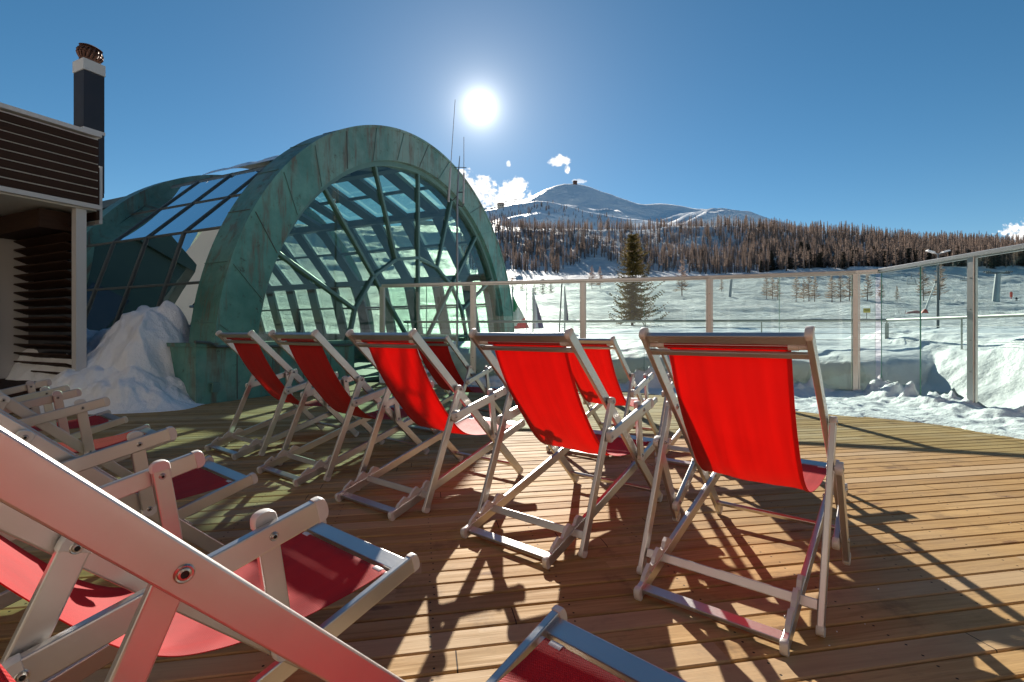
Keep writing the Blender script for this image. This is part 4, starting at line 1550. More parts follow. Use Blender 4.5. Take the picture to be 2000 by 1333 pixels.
def snow_strip():
    """snow left on the deck along the foot of the glass"""
    xs = np.concatenate([np.arange(-2.7, 2.6, 0.05), np.arange(2.6, 5.93, 0.025)])
    edge = [(-2.8, 10.25), (-1.0, 9.75), (0.5, 9.3), (1.6, 8.95), (2.4, 8.3), (3.0, 7.45), (3.79, 6.48), (4.45, 5.98), (4.90, 5.45), (5.0, 4.8), (5.06, 4.2), (5.2, 3.2), (5.9, 1.5)]
    ne = len(edge)
    far = [(-2.8, 10.40), (-1.0, 9.95), (0.5, 9.6), (1.6, 9.35), (2.4, 9.13), (3.0, 8.96), (4.2, 8.6), (5.2, 8.25), (5.88, 7.9), (5.92, 6.9), (5.93, 5.6), (5.93, 4.0), (5.93, 1.5)]
    E_, F_ = spline(edge, 420), spline(far, 420)
    V = np.linspace(0, 1, 60)
    X = E_[:, None, 0] * (1 - V) + F_[:, None, 0] * V
    Y = E_[:, None, 1] * (1 - V) + F_[:, None, 1] * V
    ed = np.clip(V / 0.12, 0, 1)[None]
    wd = np.hypot(E_[:, 0] - F_[:, 0], E_[:, 1] - F_[:, 1])[:, None]
    foot = np.clip((V[None] * wd - wd + 0.75) / 0.75, 0, 1)
    lump = fbm(X * 2.0, Y * 2.0, 4, 61)
    z = 0.035 * ed * np.clip(wd * 2, 0, 1) + foot ** 1.6 * (0.12 + 0.12 * np.clip(lump, -0.6, 1)) + ed * (0.022 * fbm(X * 7, Y * 7, 4, 5) + 0.03 * np.abs(fbm(X * 3.5, Y * 3.5, 3, 45)) * foot)
    blocks = fbm(X * 1.7 + 4, Y * 1.7, 3, 71)
    near_foot = np.clip((foot - 0.30) / 0.5, 0, 1)
    z = z + near_foot * ed * np.clip((blocks - 0.10) * 2.2, 0, 0.5) * 0.34 * (1 + 0.35 * fbm(X * 9, Y * 9, 3, 72))
    z = z + near_foot * ed * np.clip(fbm(X * 4.2, Y * 4.2, 3, 73) - 0.25, 0, 1) * 0.16
    ragged = fbm(X * 3.1, Y * 3.1, 4, 15) * 0.16 * (1 - V[None]) ** 3
    z = np.maximum(z, 0.002)
    z = np.where(V[None] < 0.001, -0.006, z)
    P_ = np.stack([X - ragged * 0.4, Y + ragged * 0.7, z], -1)
    tag(link('snow', grid_mesh('snow', P_, M['snow'])), kind='structure')


snow_strip()
# crumbs of ice scattered on the boards
mb = MB()
for k in range(16):
    px, py = random.uniform(1600, 2050), random.uniform(850, 1300) ** 1.0
    x, y = ground_pt(px, py)
    r_ = random.uniform(0.002, 0.0042)
    vs = [(x + r_ * random.uniform(0.6, 1.2) * a, y + r_ * random.uniform(0.6, 1.2) * b, 0.003 + r_ * 0.6 * c) for a, b, c in ((1, 0, 0), (0, 1, 0), (-1, 0, 0), (0, -1, 0), (0, 0, 1), (0, 0, -1))]
    mb.add(vs, [(0, 1, 4), (1, 2, 4), (2, 3, 4), (3, 0, 4), (1, 0, 5), (2, 1, 5), (3, 2, 5), (0, 3, 5)])
tag(mb.build('ice_crumbs', M['snow']), 'crumbs of ice scattered over the sunlit boards', 'ice', kind='stuff')

# ------------------------------------------------------------------ antenna mast


def antenna():
    Y = 10.6
    b = at(893, 700, Y)
    b.z = 0.3
    root = empty('antenna_mast', b)

    def q(px, py):
        return at(px, py, Y) - b
    mb = MB()
    mb.tube([Vector((0, 0, 0)), q(893, 398), q(896, 330), q(898, 305)], [0.026, 0.024, 0.014, 0.007], 10)
    mb.build('pole', M['pole_grey'], root, 40)
    for pts, r0, r1 in (((876, 395, 880, 330, 889, 195), 0.024, 0.008), ((905, 398, 906, 340, 906, 268), 0.022, 0.008)):
        mb = MB()
        mb.tube([q(pts[0], pts[1]), q(pts[2], pts[3]), q(pts[2] + (pts[4] - pts[2]) * 0.02, pts[3] - 3), q(pts[4], pts[5])], [r0, r0 * 0.9, r1, r1 * 0.8], 10)
        mb.build('whip', M['white_paint'], root, 40)
    mb = MB()
    mb.tube([q(875, 372), q(875, 388), q(884, 392), q(892, 384)], 0.013, 8)
    mb.tube([q(906, 398), q(903, 404), q(896, 402), q(893, 396)], 0.013, 8)
    mb.tube([q(888, 327), q(911, 328)], 0.008, 6)
    mb.tube([q(893, 376), q(906, 376)], 0.014, 6)
    mb.build('bracket', M['pole_dark'], root, 40)
    tag(root, 'grey radio mast with white whip aerials in front of the glass arch', 'antenna')


antenna()

# ------------------------------------------------------------------ trees


def larch_arrays(h, seed, n=70, spread=0.17, low=0.12, thin=0.02):
    """bare larch: three-sided trunk and drooping-then-rising thin branches; returns verts, tris, material"""
    rg = np.random.default_rng(seed)
    V, F, MI = [], [], []
    lean = rg.uniform(-0.02, 0.02, 2) * h
    rt = 0.012 * h + 0.02
    nseg = 4
    for i in range(nseg + 1):
        f_ = i / nseg
        r_ = rt * (1 - f_) + 0.008
        for k in range(4):
            a = k * math.pi / 2
            V.append((lean[0] * f_ + r_ * math.cos(a), lean[1] * f_ + r_ * math.sin(a), h * f_))
    for i in range(nseg):
        for k in range(4):
            a, b = i * 4 + k, i * 4 + (k + 1) % 4
            F += [(a, b, b + 4), (a, b + 4, a + 4)]
            MI += [0, 0]
    for j in range(n):
        f_ = low + (1 - low) * (j + rg.uniform(0, 1)) / n
        z = h * f_
        ln = h * spread * (1 - f_) ** 0.75 * rg.uniform(0.55, 1.15) + 0.012 * h
        az = rg.uniform(0, 2 * math.pi)
        d = np.array([math.cos(az), math.sin(az)])
        el = rg.uniform(-0.18, 0.25) + 0.45 * f_
        p0 = np.array([lean[0] * f_, lean[1] * f_, z])
        p1 = p0 + np.array([d[0] * ln * 0.6, d[1] * ln * 0.6, ln * 0.6 * (el - 0.15)])
        p2 = p0 + np.array([d[0] * ln, d[1] * ln, ln * (el + 0.05)])
        wv = np.array([-d[1], d[0], 0]) * thin * h * 0.5 * rg.uniform(0.6, 1.2)
        wz = np.array([0, 0, thin * h * 0.6])
        for w0 in (wv, wz):
            o = len(V)
            V += [tuple(p0 - w0 * 0.5), tuple(p0 + w0 * 0.5), tuple(p1 + w0), tuple(p1 - w0), tuple(p2)]
            F += [(o, o + 1, o + 2), (o, o + 2, o + 3), (o + 3, o + 2, o + 4)]
            MI += [1] * 3
    return np.array(V), np.array(F), np.array(MI)


def spruce_arrays(h, seed, layers=16, per=9, spread=0.2, low=0.03, clump=0.13, fine=1, lopsided=0.0):
    """conifer: boughs that droop and carry ragged needle clumps"""
    rg = np.random.default_rng(seed)
    V, F, MI = [], [], []
    rt = 0.013 * h
    for i in range(5):
        f_ = i / 4
        r_ = rt * (1 - f_) + 0.005
        for k in range(6):
            a = k * math.pi / 3
            V.append((r_ * math.cos(a), r_ * math.sin(a), h * 0.97 * f_))
    for i in range(4):
        for k in range(6):
            a, b = i * 6 + k, i * 6 + (k + 1) % 6
            F += [(a, b, b + 6), (a, b + 6, a + 6)]
            MI += [0, 0]
    for L in range(layers):
        f_ = low + (1 - low) * (L + 0.2) / layers
        for j in range(per):
            az = 2 * math.pi * (j + rg.uniform(-0.3, 0.3)) / per + L * 1.3
            ln = h * spread * (1 - f_) ** 0.62 * rg.uniform(0.6, 1.2) * (1 + lopsided * math.cos(az)) + 0.02 * h
            d = np.array([math.cos(az), math.sin(az), 0])
            side = np.array([-d[1], d[0], 0])
            z0 = h * (f_ + rg.uniform(-0.015, 0.015))
            droop = rg.uniform(0.10, 0.32) * (1 - f_ * 0.8)
            nseg = max(3, int(7 * fine * (ln / (h * spread)) + 2))
            for q in range(nseg):
                t_ = (q + 0.5) / nseg
                p_ = d * ln * t_ + np.array([0, 0, z0 - droop * ln * math.sin(t_ * 2.2) + 0.30 * ln * t_ ** 3])
                for r_ in range(4 * fine):
                    cl_ = clump * h * 0.22 * (1.1 - 0.55 * t_) * rg.uniform(0.6, 1.3)
                    dirn = d * rg.uniform(0.1, 1.0) + side * rg.uniform(-1.2, 1.2) + np.array([0, 0, rg.uniform(-0.75, 0.35)])
                    dirn /= np.linalg.norm(dirn)
                    wd = np.cross(dirn, rg.normal(size=3))
                    wd /= np.linalg.norm(wd) + 1e-6
                    o = len(V)
                    V += [tuple(p_ - wd * cl_ * 0.16), tuple(p_ + wd * cl_ * 0.16), tuple(p_ + dirn * cl_ * 1.1)]
                    F.append((o, o + 1, o + 2))
                    MI.append(1)
            # bough wood
            o = len(V)
            e_ = d * ln * 0.9 + np.array([0, 0, z0 - droop * ln * 0.7 + 0.2 * ln])
            b0 = np.array([0, 0, z0])
            V += [tuple(b0 - side * 0.008 * h * 0.5), tuple(b0 + side * 0.004 * h), tuple(e_)]
            F.append((o, o + 1, o + 2))
            MI.append(0)
    return np.array(V), np.array(F), np.array(MI)


def split_tree(name, arr, base, mats, label, cat, group=None, rz=0.0):
    V, F, MI = arr
    root = empty(name, base, rz)
    for nm, k in (('trunk', 0), ('crown', 1)):
        f_ = F[MI == k]
        u, inv = np.unique(f_, return_inverse=True)
        link(nm, tri_mesh(nm, V[u], inv.reshape(-1, 3), mats[k]), root)
    return tag(root, label, cat, group)


def tz(x, y):
    return float(terrain_z(np.array([x]), np.array([y]))[0])


def stand(px, Y, dz=0.0):
    x = (px - 1000) / FOC * Y
    return Vector((x, Y, tz(x, Y) + dz))


def depth_for(px, py):
    """depth at which the slope is seen at a photo row on this bearing"""
    Ys = np.geomspace(14, 470, 500)
    xs = (px - 1000) / FOC * Ys
    rows_ = HOR - (terrain_z(xs, Ys) - CAMZ) / Ys * FOC
    ok = np.where(rows_ <= py)[0]
    return float(Ys[ok[0]]) if len(ok) else 470.0


# the big spruce behind the fence
YS = 38.0
bp = stand(1235, YS, -0.2)
Htree = (CAMZ + (HOR - 455) / FOC * YS) - bp.z
split_tree('spruce_tree', spruce_arrays(Htree, 5, 21, 8, 0.31, 0.10, 0.17, 2, 0.15), bp, [M['bark'], M['spruce']],
           'big olive green spruce standing alone on the snow right behind the glass fence', 'spruce')
mb = MB()
for a in (0.4, 2.3, 4.4):
    mb.tube([bp + Vector((1.1 * math.cos(a), 1.1 * math.sin(a), 0.25)), bp + Vector((0, 0, 1.9))], 0.035, 5)
tag(mb.build('stake_tripod', M['bark']), 'wooden stakes propping the foot of the big spruce', 'tree stakes')

# single larches on the open slope: photo column, base row, top row
field = [(1156, 564, 519, 'slimmer bare larch on the slope, farther from the spruce of two twins'),
         (1172, 564, 521, 'slim bare larch on the slope, nearer the big spruce of two twins'),
         (1332, 580, 508, 'broad bare larch alone in the bay of fence glass beside the big spruce'),
         (1409, 570, 538, 'small bare larch just beside the short chairlift pylon'),
         (1497, 586, 536, 'bare larch at the edge of the dense larch clump behind the glass'),
         (1509, 586, 540, 'thin larch of the dense clump, second from its edge'),
         (1519, 587, 545, 'short larch inside the dense clump behind the glass'),
         (1555, 590, 534, 'straight larch with dark trunk in the middle of the clump'),
         (1570, 590, 545, 'narrow larch in the middle of the clump, beside the straight one'),
         (1580, 590, 534, 'tall larch closing the middle of the clump behind the glass'),
         (1591, 590, 540, 'leaning thin larch on the far end of the middle of the clump'),
         (1625, 591, 532, 'large spreading larch left of the pale fence post near the corner'),
         (1642, 591, 534, 'spreading larch between the large one and the pale corner fence post'),
         (1659, 588, 530, 'larch half hidden by the pale fence post near the corner'),
         (1694, 589, 530, 'crooked larch with bent trunk seen by the fence corner'),
         (1720, 588, 545, 'thin larch behind the fence corner joint'),
         (1752, 588, 558, 'stunted little larch with a bare trunk below the chairlift seat'),
         (1804, 588, 518, 'tall wide larch left of the lamp post above the snow lance'),
         (1835, 588, 512, 'twisted wide larch right of the lamp post')]
for i, (px, yb, yt, lab) in enumerate(field):
    Y = depth_for(px, yb)
    b_ = stand(px, Y, -0.2)
    h_ = (yb - yt) / FOC * Y
    split_tree('larch_tree', larch_arrays(h_, 300 + i, 110, 0.30 if h_ > 7 else 0.24, 0.16, 0.016), b_, [M['bark'], M['larch']], lab, 'larch', 'single larches on the open slope', rng.uniform(0, 6))

# low snow-dusted spruces by the left edge of the field
for px, yb, yt, lab in ((1060, 573, 545, 'low dark spruce bush dusted with snow, casting a blue shadow'), (1044, 572, 549, 'smaller dark spruce bush joined to the snow-dusted one'),
                        (1076, 573, 551, 'little dark spruce at the outer end of the snow-dusted bushes')):
    Y = depth_for(px, yb)
    b_ = stand(px, Y, -0.3)
    split_tree('spruce_bush', spruce_arrays((yb - yt) / FOC * Y + 0.4, int(px), 9, 9, 0.55, 0.05, 0.3, 1), b_, [M['bark'], M['darkspruce']], lab, 'spruce bush')
for px, yb, yt, lab in ((1001, 566, 540, 'reddish brown shrub at the foot of the wood beside the vault'), (1020, 566, 546, 'low brown shrub between the reddish shrub and the spruce bushes')):
    Y = depth_for(px, yb)
    split_tree('shrub', larch_arrays((yb - yt) / FOC * Y, int(px), 120, 0.5, 0.02, 0.02), stand(px, Y, -0.2), [M['bark'], M['larch']], lab, 'shrub')

# the larch wood on the hillside
vars_l = [larch_arrays(1.0, 50 + k, 84, 0.19 + 0.016 * (k % 3), 0.14 + 0.07 * (k % 4), 0.0115) for k in range(8)]
vars_s = [spruce_arrays(1.0, 80 + k, 11, 6, 0.20, 0.05, 0.42, 1) for k in range(3)]
wood = []
tries = 0
while len(wood) < 4700 and tries < 60000:
    tries += 1
    px = rng.uniform(900, 2350)
    Y = rng.uniform(300, 520)
    x = (px - 1000) / FOC * Y
    f_ = (Y - 300) / 220
    dens = 0.85 + 0.6 * vnoise(np.array([x / 42.0]), np.array([Y / 30.0]), 7)[0] + 0.35 * vnoise(np.array([x / 13.0]), np.array([Y / 13.0]), 9)[0]
    edge_ = 308 + 16 * vnoise(np.array([x / 30.0]), np.array([0.5]), 2)[0]
    if 1090 < px < 1240:
        edge_ += 62 * math.sin((px - 1090) / 150 * math.pi)
    if px > 1450:
        dens += 0.35
    if Y < edge_ or rng.uniform() > dens:
        continue
    wood.append((Y, x, px))
for px0, px1, n_, y0_, y1_ in ((1460, 2350, 90, 296, 318),):
    for k in range(n_):
        px, Y = rng.uniform(px0, px1), rng.uniform(y0_, y1_)
        wood.append((Y, (px - 1000) / FOC * Y, px))
wood.sort()
larch_me = [tri_mesh('hillside_larch', v_, f2, [M['bark'], M['larch']], mi_) for v_, f2, mi_ in vars_l]
spruce_me = [tri_mesh('hillside_spruce', v_, f2, [M['bark'], M['darkspruce']], mi_) for v_, f2, mi_ in vars_s]
SV, SF, SM = [], [], []
off = 0
WX = np.array([q[1] for q in wood])
WY = np.array([q[0] for q in wood])
WZ = terrain_z(WX, WY)
cnt = 0
for k, (Y, x, px) in enumerate(wood):
    is_s = px > 1480 and Y < 360 and rng.uniform() < 0.34
    h_ = rng.uniform(8.0, 13.5) * (0.8 if is_s else 1.0) * (1.1 if px > 1450 else 0.95)
    vi = rng.integers(0, 3 if is_s else 8)
    rz_ = rng.uniform(0, 6.28)
    if cnt < 290 and 960 < px < 2060:
        cnt += 1
        o = link('spruce_tree' if is_s else 'larch_tree', (spruce_me if is_s else larch_me)[vi])
        o.location = (x, Y, WZ[k] - 0.3)
        o.scale = (h_, h_, h_)
        o.rotation_euler = (0, 0, rz_)
        if is_s:
            tag(o, 'dark evergreen spruce among the bare larches along the lower edge of the wood', 'spruce', 'dark spruces at the lower edge of the wood')
        else:
            tag(o, 'bare brown larch along the lower edge of the hillside wood', 'larch', 'larches at the lower edge of the wood')
        continue
    v_, f2, mi_ = (vars_s if is_s else vars_l)[vi]
    c_, s_ = math.cos(rz_), math.sin(rz_)
    q = v_ * h_
    q = np.stack([q[:, 0] * c_ - q[:, 1] * s_ + x, q[:, 0] * s_ + q[:, 1] * c_ + Y, q[:, 2] + WZ[k] - 0.3], 1)
    SV.append(q)
    SF.append(f2 + off)
    SM.append(np.where(mi_ == 0, 0, 2 if is_s else 1))
    off += len(q)
o = link('forest', tri_mesh('forest', np.concatenate(SV), np.concatenate(SF), [M['bark'], M['larch'], M['darkspruce']], np.concatenate(SM)))
tag(o, 'brown larch wood covering the hillside below the white mountain', 'forest', kind='stuff')
# scattered far trees on the knoll, too small to tell apart
KV, KF, KM = [], [], []
off = 0
for k in range(170):
    px = rng.uniform(960, 1200)
    Y = rng.uniform(760, 1010)
    yrow = np.interp(px, [960, 1050, 1120, 1200], [408, 396, 408, 425]) + rng.uniform(4, 34)
    p_ = at(px, yrow, Y)
    v_, f2, mi_ = vars_l[rng.integers(0, 8)]
    KV.append(v_ * rng.uniform(7, 12) * np.array([1.3, 1.3, 1]) + np.array(p_))
    KF.append(f2 + off)
    KM.append(mi_)
    off += len(v_)
KNOLL = (KV, KF, KM)

# ------------------------------------------------------------------ things out on the snow


def flag(px, y_top, y_bot, Y, cols, label, droop, pole_top=None, wid=0.5):
    """a limp flag: cloth hanging in folds from a pole"""
    b_ = stand(px, Y)
    root = empty('flagpole', b_)
    zt_ = CAMZ + (HOR - (pole_top or y_top)) / FOC * Y - b_.z
    mb = MB()
    mb.tube([(0, 0, -0.3), (0, 0, zt_)], 0.03, 8)
    mb.build('pole', M['pole_grey'], root)
    z1 = CAMZ + (HOR - y_top) / FOC * Y - b_.z
    z0 = CAMZ + (HOR - y_bot) / FOC * Y - b_.z
    nu, nv = 15, 22
    P_ = np.zeros((nu, nv, 3))
    for i in range(nu):
        for j in range(nv):
            u, v = i / (nu - 1), j / (nv - 1)
            x = u * wid * (0.25 + 0.75 * v ** droop) + 0.03
            P_[i, j] = (x, 0.06 * math.sin(u * 9 + v * 3) * (0.4 + v), z1 - (z1 - z0) * (v * (1 - 0.12 * u) + 0.18 * u * (1 - v) + 0.10 * u))
    me = grid_mesh('cloth', P_, [M[c] for c in cols])
    nq = (nu - 1) * (nv - 1)
    mi_ = []
    for i in range(nu - 1):
        for j in range(nv - 1):
            f_ = (i + 0.5) / (nu - 1) if len(cols) == 2 else min(0.99, 0.35 * (i / nu) + 0.75 * (j / nv))
            mi_.append(min(len(cols) - 1, int(f_ * len(cols))))
    me.polygons.foreach_set('material_index', mi_[:nq])
    link('cloth', me, root)
    return tag(root, label, 'flag', 'flags in front of the ski slope')


flag(1001, 578, 643, 19.0, ['flag_green', 'flag_white', 'flag_red'], 'green, white and red flag hanging limp beside the copper arch', 0.8, 560, 0.62)
flag(1041, 572, 643, 19.5, ['flag_pale', 'flag_blue'], 'dark blue flag hanging limp between the tricolour and the slim flag', 0.8, 563, 0.40)
flag(1103, 568, 628, 20.5, ['flag_pale', 'flag_blue'], 'slim tightly furled blue and white flag beside the leaning pole', 0.7, 560, 0.12)
b_ = stand(1091, 20)
mb = MB()
top_ = at(1098, 545, 20) - b_
mb.tube([Vector((0, 0, -0.3)), top_], 0.028, 8)
o = mb.build('snow_pole', M['pole_dark'])
o.location = b_
tag(o, 'thin dark leaning pole without a flag between two flags', 'pole')

# street lamp
Yl = 30.0
b_ = stand(1832, Yl)
root = empty('street_lamp', b_)
zt_ = CAMZ + (HOR - 497) / FOC * Yl - b_.z
mb = MB()
mb.tube([(0, 0, -0.4), (0, 0, zt_ * 0.5), (0, 0, zt_)], [0.075, 0.062, 0.045], 10)
mb.build('pole', M['pole_dark'], root, 40)
mb = MB()
mb.tube([(-0.38, 0, zt_ + 0.14), (0, 0, zt_), (0.38, 0, zt_ + 0.14)], 0.03, 8)
mb.build('arm', M['pole_grey'], root, 40)
for sg in (-1, 1):
    mb = MB()
    mb.prism([(-0.24, -0.03), (0.24, -0.03), (0.20, 0.05), (-0.20, 0.05)], -0.10, 0.10, lambda a, y, b, s=sg: (s * 0.46 + a, y, zt_ + 0.16 + b + s * a * 0.3))
    mb.build('lamp_head', M['white_paint'], root)
tag(root, 'tall thin lamp post with two heads standing behind the fence corner', 'street lamp')

# snow lance with its red pad
Yq = 58.0
b_ = stand(1803, Yq)
root = empty('snow_lance', b_)
base_ = at(1803, 624, Yq) - b_
t1 = at(1808, 605, Yq) - b_
t2 = at(1827, 553, Yq) - b_
mb = MB()
mb.tube([base_ - Vector((0, 0, 0.8)), base_, base_.lerp(t1, 0.7), t1], [0.42, 0.42, 0.36, 0.16], 12)
mb.build('safety_pad', M['pad_red'], root, 40)
mb = MB()
mb.tube([t1, t2], [0.11, 0.06], 8)
mb.build('lance_tube', M['white_paint'], root, 40)
mb = MB()
mb.tube([t2, t2 + (t2 - t1).normalized() * 0.25], 0.11, 8)
mb.build('nozzle', M['pole_dark'], root)
tag(root, 'snow-making lance leaning over with a red padded foot', 'snow lance')
b_ = stand(1786, 62.0)
mb = MB()
mb.prism([(-1.3, -0.5), (0.9, -0.5), (0.8, 0.1), (0.2, 0.22), (-0.9, 0.0)], -0.05, 0.05)
for a in (-1.1, 0.8):
    mb.tube([(a, 0.07, -0.5), (a, 0.07, 0.25)], 0.025, 6)
o = mb.build('safety_net', M['net_pale'])
o.location = b_ + Vector((0, 0, 0.4))
tag(o, 'faded red safety netting lying beside the red pad of the snow lance', 'safety net')

# sign
b_ = stand(1692, 44.0)
root = empty('piste_sign', b_)
c_ = at(1693, 607, 44) - b_
mb = MB()
mb.box(c_, (0.62, 0.03, 0.40))
bd = mb.build('board', M['yellow'], root)
mb = MB()
mb.box(c_ + Vector((0, -0.022, 0.08)), (0.46, 0.008, 0.03))
mb.box(c_ + Vector((0, -0.022, -0.02)), (0.40, 0.008, 0.03))
mb.build('print', M['charcoal'], bd)
mb = MB()
mb.tube([(c_.x, 0.03, -0.3), (c_.x, 0.03, c_.z)], 0.03, 6)
mb.build('pole', M['pole_grey'], root)
tag(root, 'small yellow sign on the piste beside the pale corner fence post', 'sign')


def pylon(px, y0, y1, w0, label, Y, head=True):
    b_ = stand(px, Y)
    root = empty('lift_pylon', b_)
    zb = CAMZ + (HOR - y0) / FOC * Y - b_.z
    zt_ = CAMZ + (HOR - y1) / FOC * Y - b_.z
    mb = MB()
    lean_ = 0.09 * (zt_ - zb) if w0 > 0.8 else 0
    mb.tube([(-lean_ / 2, 0, min(zb, -0.2)), (lean_ / 2, 0, zt_)], [w0 / 2, w0 / 2 * 0.75], 12)
    mb.build('shaft', M['pole_grey'], root, 40)
    if head:
        mb = MB()
        mb.bar((lean_ / 2 - 2.6, 0, zt_ + 0.15), (lean_ / 2 + 2.6, 0, zt_ + 0.15), 0.35, 0.35)
        hd = mb.build('crossarm', M['pole_dark'], root)
        for sg in (-1, 1):
            mb = MB()
            for k in range(4):
                mb.tube([(lean_ / 2 + sg * 2.5 + (k - 1.5) * 0.45, -0.08, zt_ + 0.45), (lean_ / 2 + sg * 2.5 + (k - 1.5) * 0.45, 0.08, zt_ + 0.45)], 0.17, 10)
            mb.build('sheave', M['pole_dark'], hd)
    return tag(root, label, 'lift pylon')


pylon(1947, 589, 535, 1.35, 'thick grey leaning chairlift pylon on the slope behind the side glass', depth_for(1947, 589))
pylon(1427, 581, 546, 0.95, 'short slim grey pylon on the slope behind the long glass fence', depth_for(1427, 581), False)

# chairlift: cable and seats
pa, pb = at(1560, 520, 150), at(2250, 545, 118)
cable_root = empty('lift_cable', pa)
mb = MB()
pts = []
for k in range(21):
    f_ = k / 20
    q = pa.lerp(pb, f_)
    q.z -= 1.2 * math.sin(math.pi * f_)
    pts.append(q - pa)
mb.tube(pts, 0.025, 5)
mb.build('rope', M['pole_dark'], cable_root)
tag(cable_root, 'thin chairlift rope crossing above the slope', 'cable')


def lift_chair(px, y_seat, label):
    f_ = None
    best = min(range(2001), key=lambda k: abs(1000 + FOC * (pa.lerp(pb, k / 2000)).x / (pa.lerp(pb, k / 2000)).y - px))
    q = pa.lerp(pb, best / 2000)
    q.z -= 1.2 * math.sin(math.pi * best / 2000)
    zs = CAMZ + (HOR - y_seat) / FOC * q.y
    root = empty('lift_chair', q)
    dz_ = zs - q.z
    mb = MB()
    mb.tube([(0, 0, 0.05), (0, 0, dz_ * 0.45)], 0.05, 6)
    mb.tube([(-1.0, 0, dz_ * 0.45), (1.0, 0, dz_ * 0.45)], 0.05, 6)
    for sg in (-1, 1):
        mb.tube([(sg * 1.0, 0, dz_ * 0.45), (sg * 1.25, 0, dz_ * 0.75), (sg * 1.3, -0.1, dz_), (sg * 1.3, -0.6, dz_)], 0.05, 6)
    mb.build('hanger', M['pole_dark'], root)
    mb = MB()
    mb.box((0, -0.3, dz_), (2.5, 0.55, 0.14))
    mb.build('seat', M['charcoal'], root)
    mb = MB()
    mb.box((0, 0.0, dz_ + 0.5), (2.5, 0.08, 0.10))
    mb.box((0, 0.0, dz_ + 0.28), (2.5, 0.08, 0.10))
    mb.build('backrest', M['pole_grey'], root)
    return tag(root, label, 'chairlift seat')


lift_chair(1780, 556, 'empty chairlift seat hanging above the slope beside the stunted larch')
lift_chair(1884, 549, 'empty chairlift seat half hidden by the grey fence post')


def skier(px, py, Y, label, m1, m2, sit=False):
    b_ = stand(px, Y)
    root = empty('person', b_)
    V_ = []
    bm_pts = []
    me = bpy.data.meshes.new('body')
    k = 0.55 if sit else 1.0
    vs = [(0, 0, 0.92 * k), (0, 0.02, 1.15 * k), (0, 0, 1.42 * k), (0, 0.0, 1.53 * k), (0, -0.02, 1.66 * k), (0, -0.02, 1.78 * k),
          (-0.12, 0, 0.85 * k), (-0.15, -0.08, 0.48 * k), (-0.16, 0.02, 0.06), (0.12, 0, 0.85 * k), (0.15, -0.08, 0.48 * k), (0.16, 0.02, 0.06),
          (-0.21, 0, 1.38 * k), (-0.34, -0.06, 1.12 * k), (-0.30, -0.30, 0.98 * k), (0.21, 0, 1.38 * k), (0.34, -0.06, 1.12 * k), (0.30, -0.30, 0.98 * k),
          (-0.16, -0.14, 0.05), (0.16, -0.14, 0.05)]
    es = [(0, 1), (1, 2), (2, 3), (3, 4), (4, 5), (0, 6), (6, 7), (7, 8), (0, 9), (9, 10), (10, 11), (2, 12), (12, 13), (13, 14), (2, 15), (15, 16), (16, 17), (8, 18), (11, 19)]
    rad = [0.16, 0.17, 0.16, 0.07, 0.11, 0.09, 0.11, 0.08, 0.07, 0.11, 0.08, 0.07, 0.09, 0.07, 0.06, 0.09, 0.07, 0.06, 0.06, 0.06]
    me.from_pydata(vs, es, [])
    me.materials.append(m2)
    ob = link('body', me, root)
    md = ob.modifiers.new('skin', 'SKIN')
    for i, r_ in enumerate(rad):
        me.skin_vertices[0].data[i].radius = (r_, r_)
    me.skin_vertices[0].data[0].use_root = True
    ob.modifiers.new('sub', 'SUBSURF').levels = 1
    for sg in (-1, 1):
        mb = MB()
        mb.bar((sg * 0.16, -0.9, 0.02), (sg * 0.16, 0.8, 0.02), 0.09, 0.02)
        mb.build('ski', M['charcoal'], root)
    return tag(root, label, 'person')


skier(1985, 586, 128, 'person in dark ski clothes low on the snow beside the thick pylon', M['clothes_red'], M['clothes_dark'], True)
b_ = stand(1975, 140)
mb = MB()
mb.tube([(0, 0, -0.2), (0, 0, 2.6)], 0.09, 8)
mb.tube([(0, 0, 1.0), (0, 0, 2.4)], 0.30, 10)
o = mb.build('piste_marker', M['pad_red'])
o.location = b_
tag(o, 'small red padded piste marker beside the thick pylon', 'piste marker')

# stations on the skyline
dg = bpy.context.evaluated_depsgraph_get()
dg.update()


def far_ground(px, y_hint, Y):
    """drop a point onto the mountain meshes"""
    q = at(px, y_hint, Y)
    hit, loc, *_ = scene.ray_cast(dg, Vector((q.x, q.y, 2000)), Vector((0, 0, -1)))
    return loc if hit else q


def far_building(px, y0, y1, Y, wpx, label, mats):
    base = far_ground(px, y0, Y)
    root = empty('lift_station', base)
    wd = wpx / FOC * Y
    h_ = (y0 - y1) / FOC * Y
    mb = MB()
    mb.box((0, 0, h_ * 0.4 - 4), (wd, wd * 0.7, h_ * 0.8 + 8))
    mb.build('wall', mats[0], root)
    mb = MB()
    mb.prism([(-wd * 0.55, h_ * 0.8), (wd * 0.55, h_ * 0.8), (wd * 0.45, h_), (-wd * 0.3, h_ * 1.05)], -wd * 0.4, wd * 0.4)
    mb.build('roof', mats[1], root)
    mb = MB()
    for k in (-0.28, 0.0, 0.28):
        mb.box((wd * k, -wd * 0.36, h_ * 0.45), (wd * 0.16, wd * 0.03, h_ * 0.25))
    mb.build('window', M['window_dark'], root)
    return tag(root, label, 'lift station')


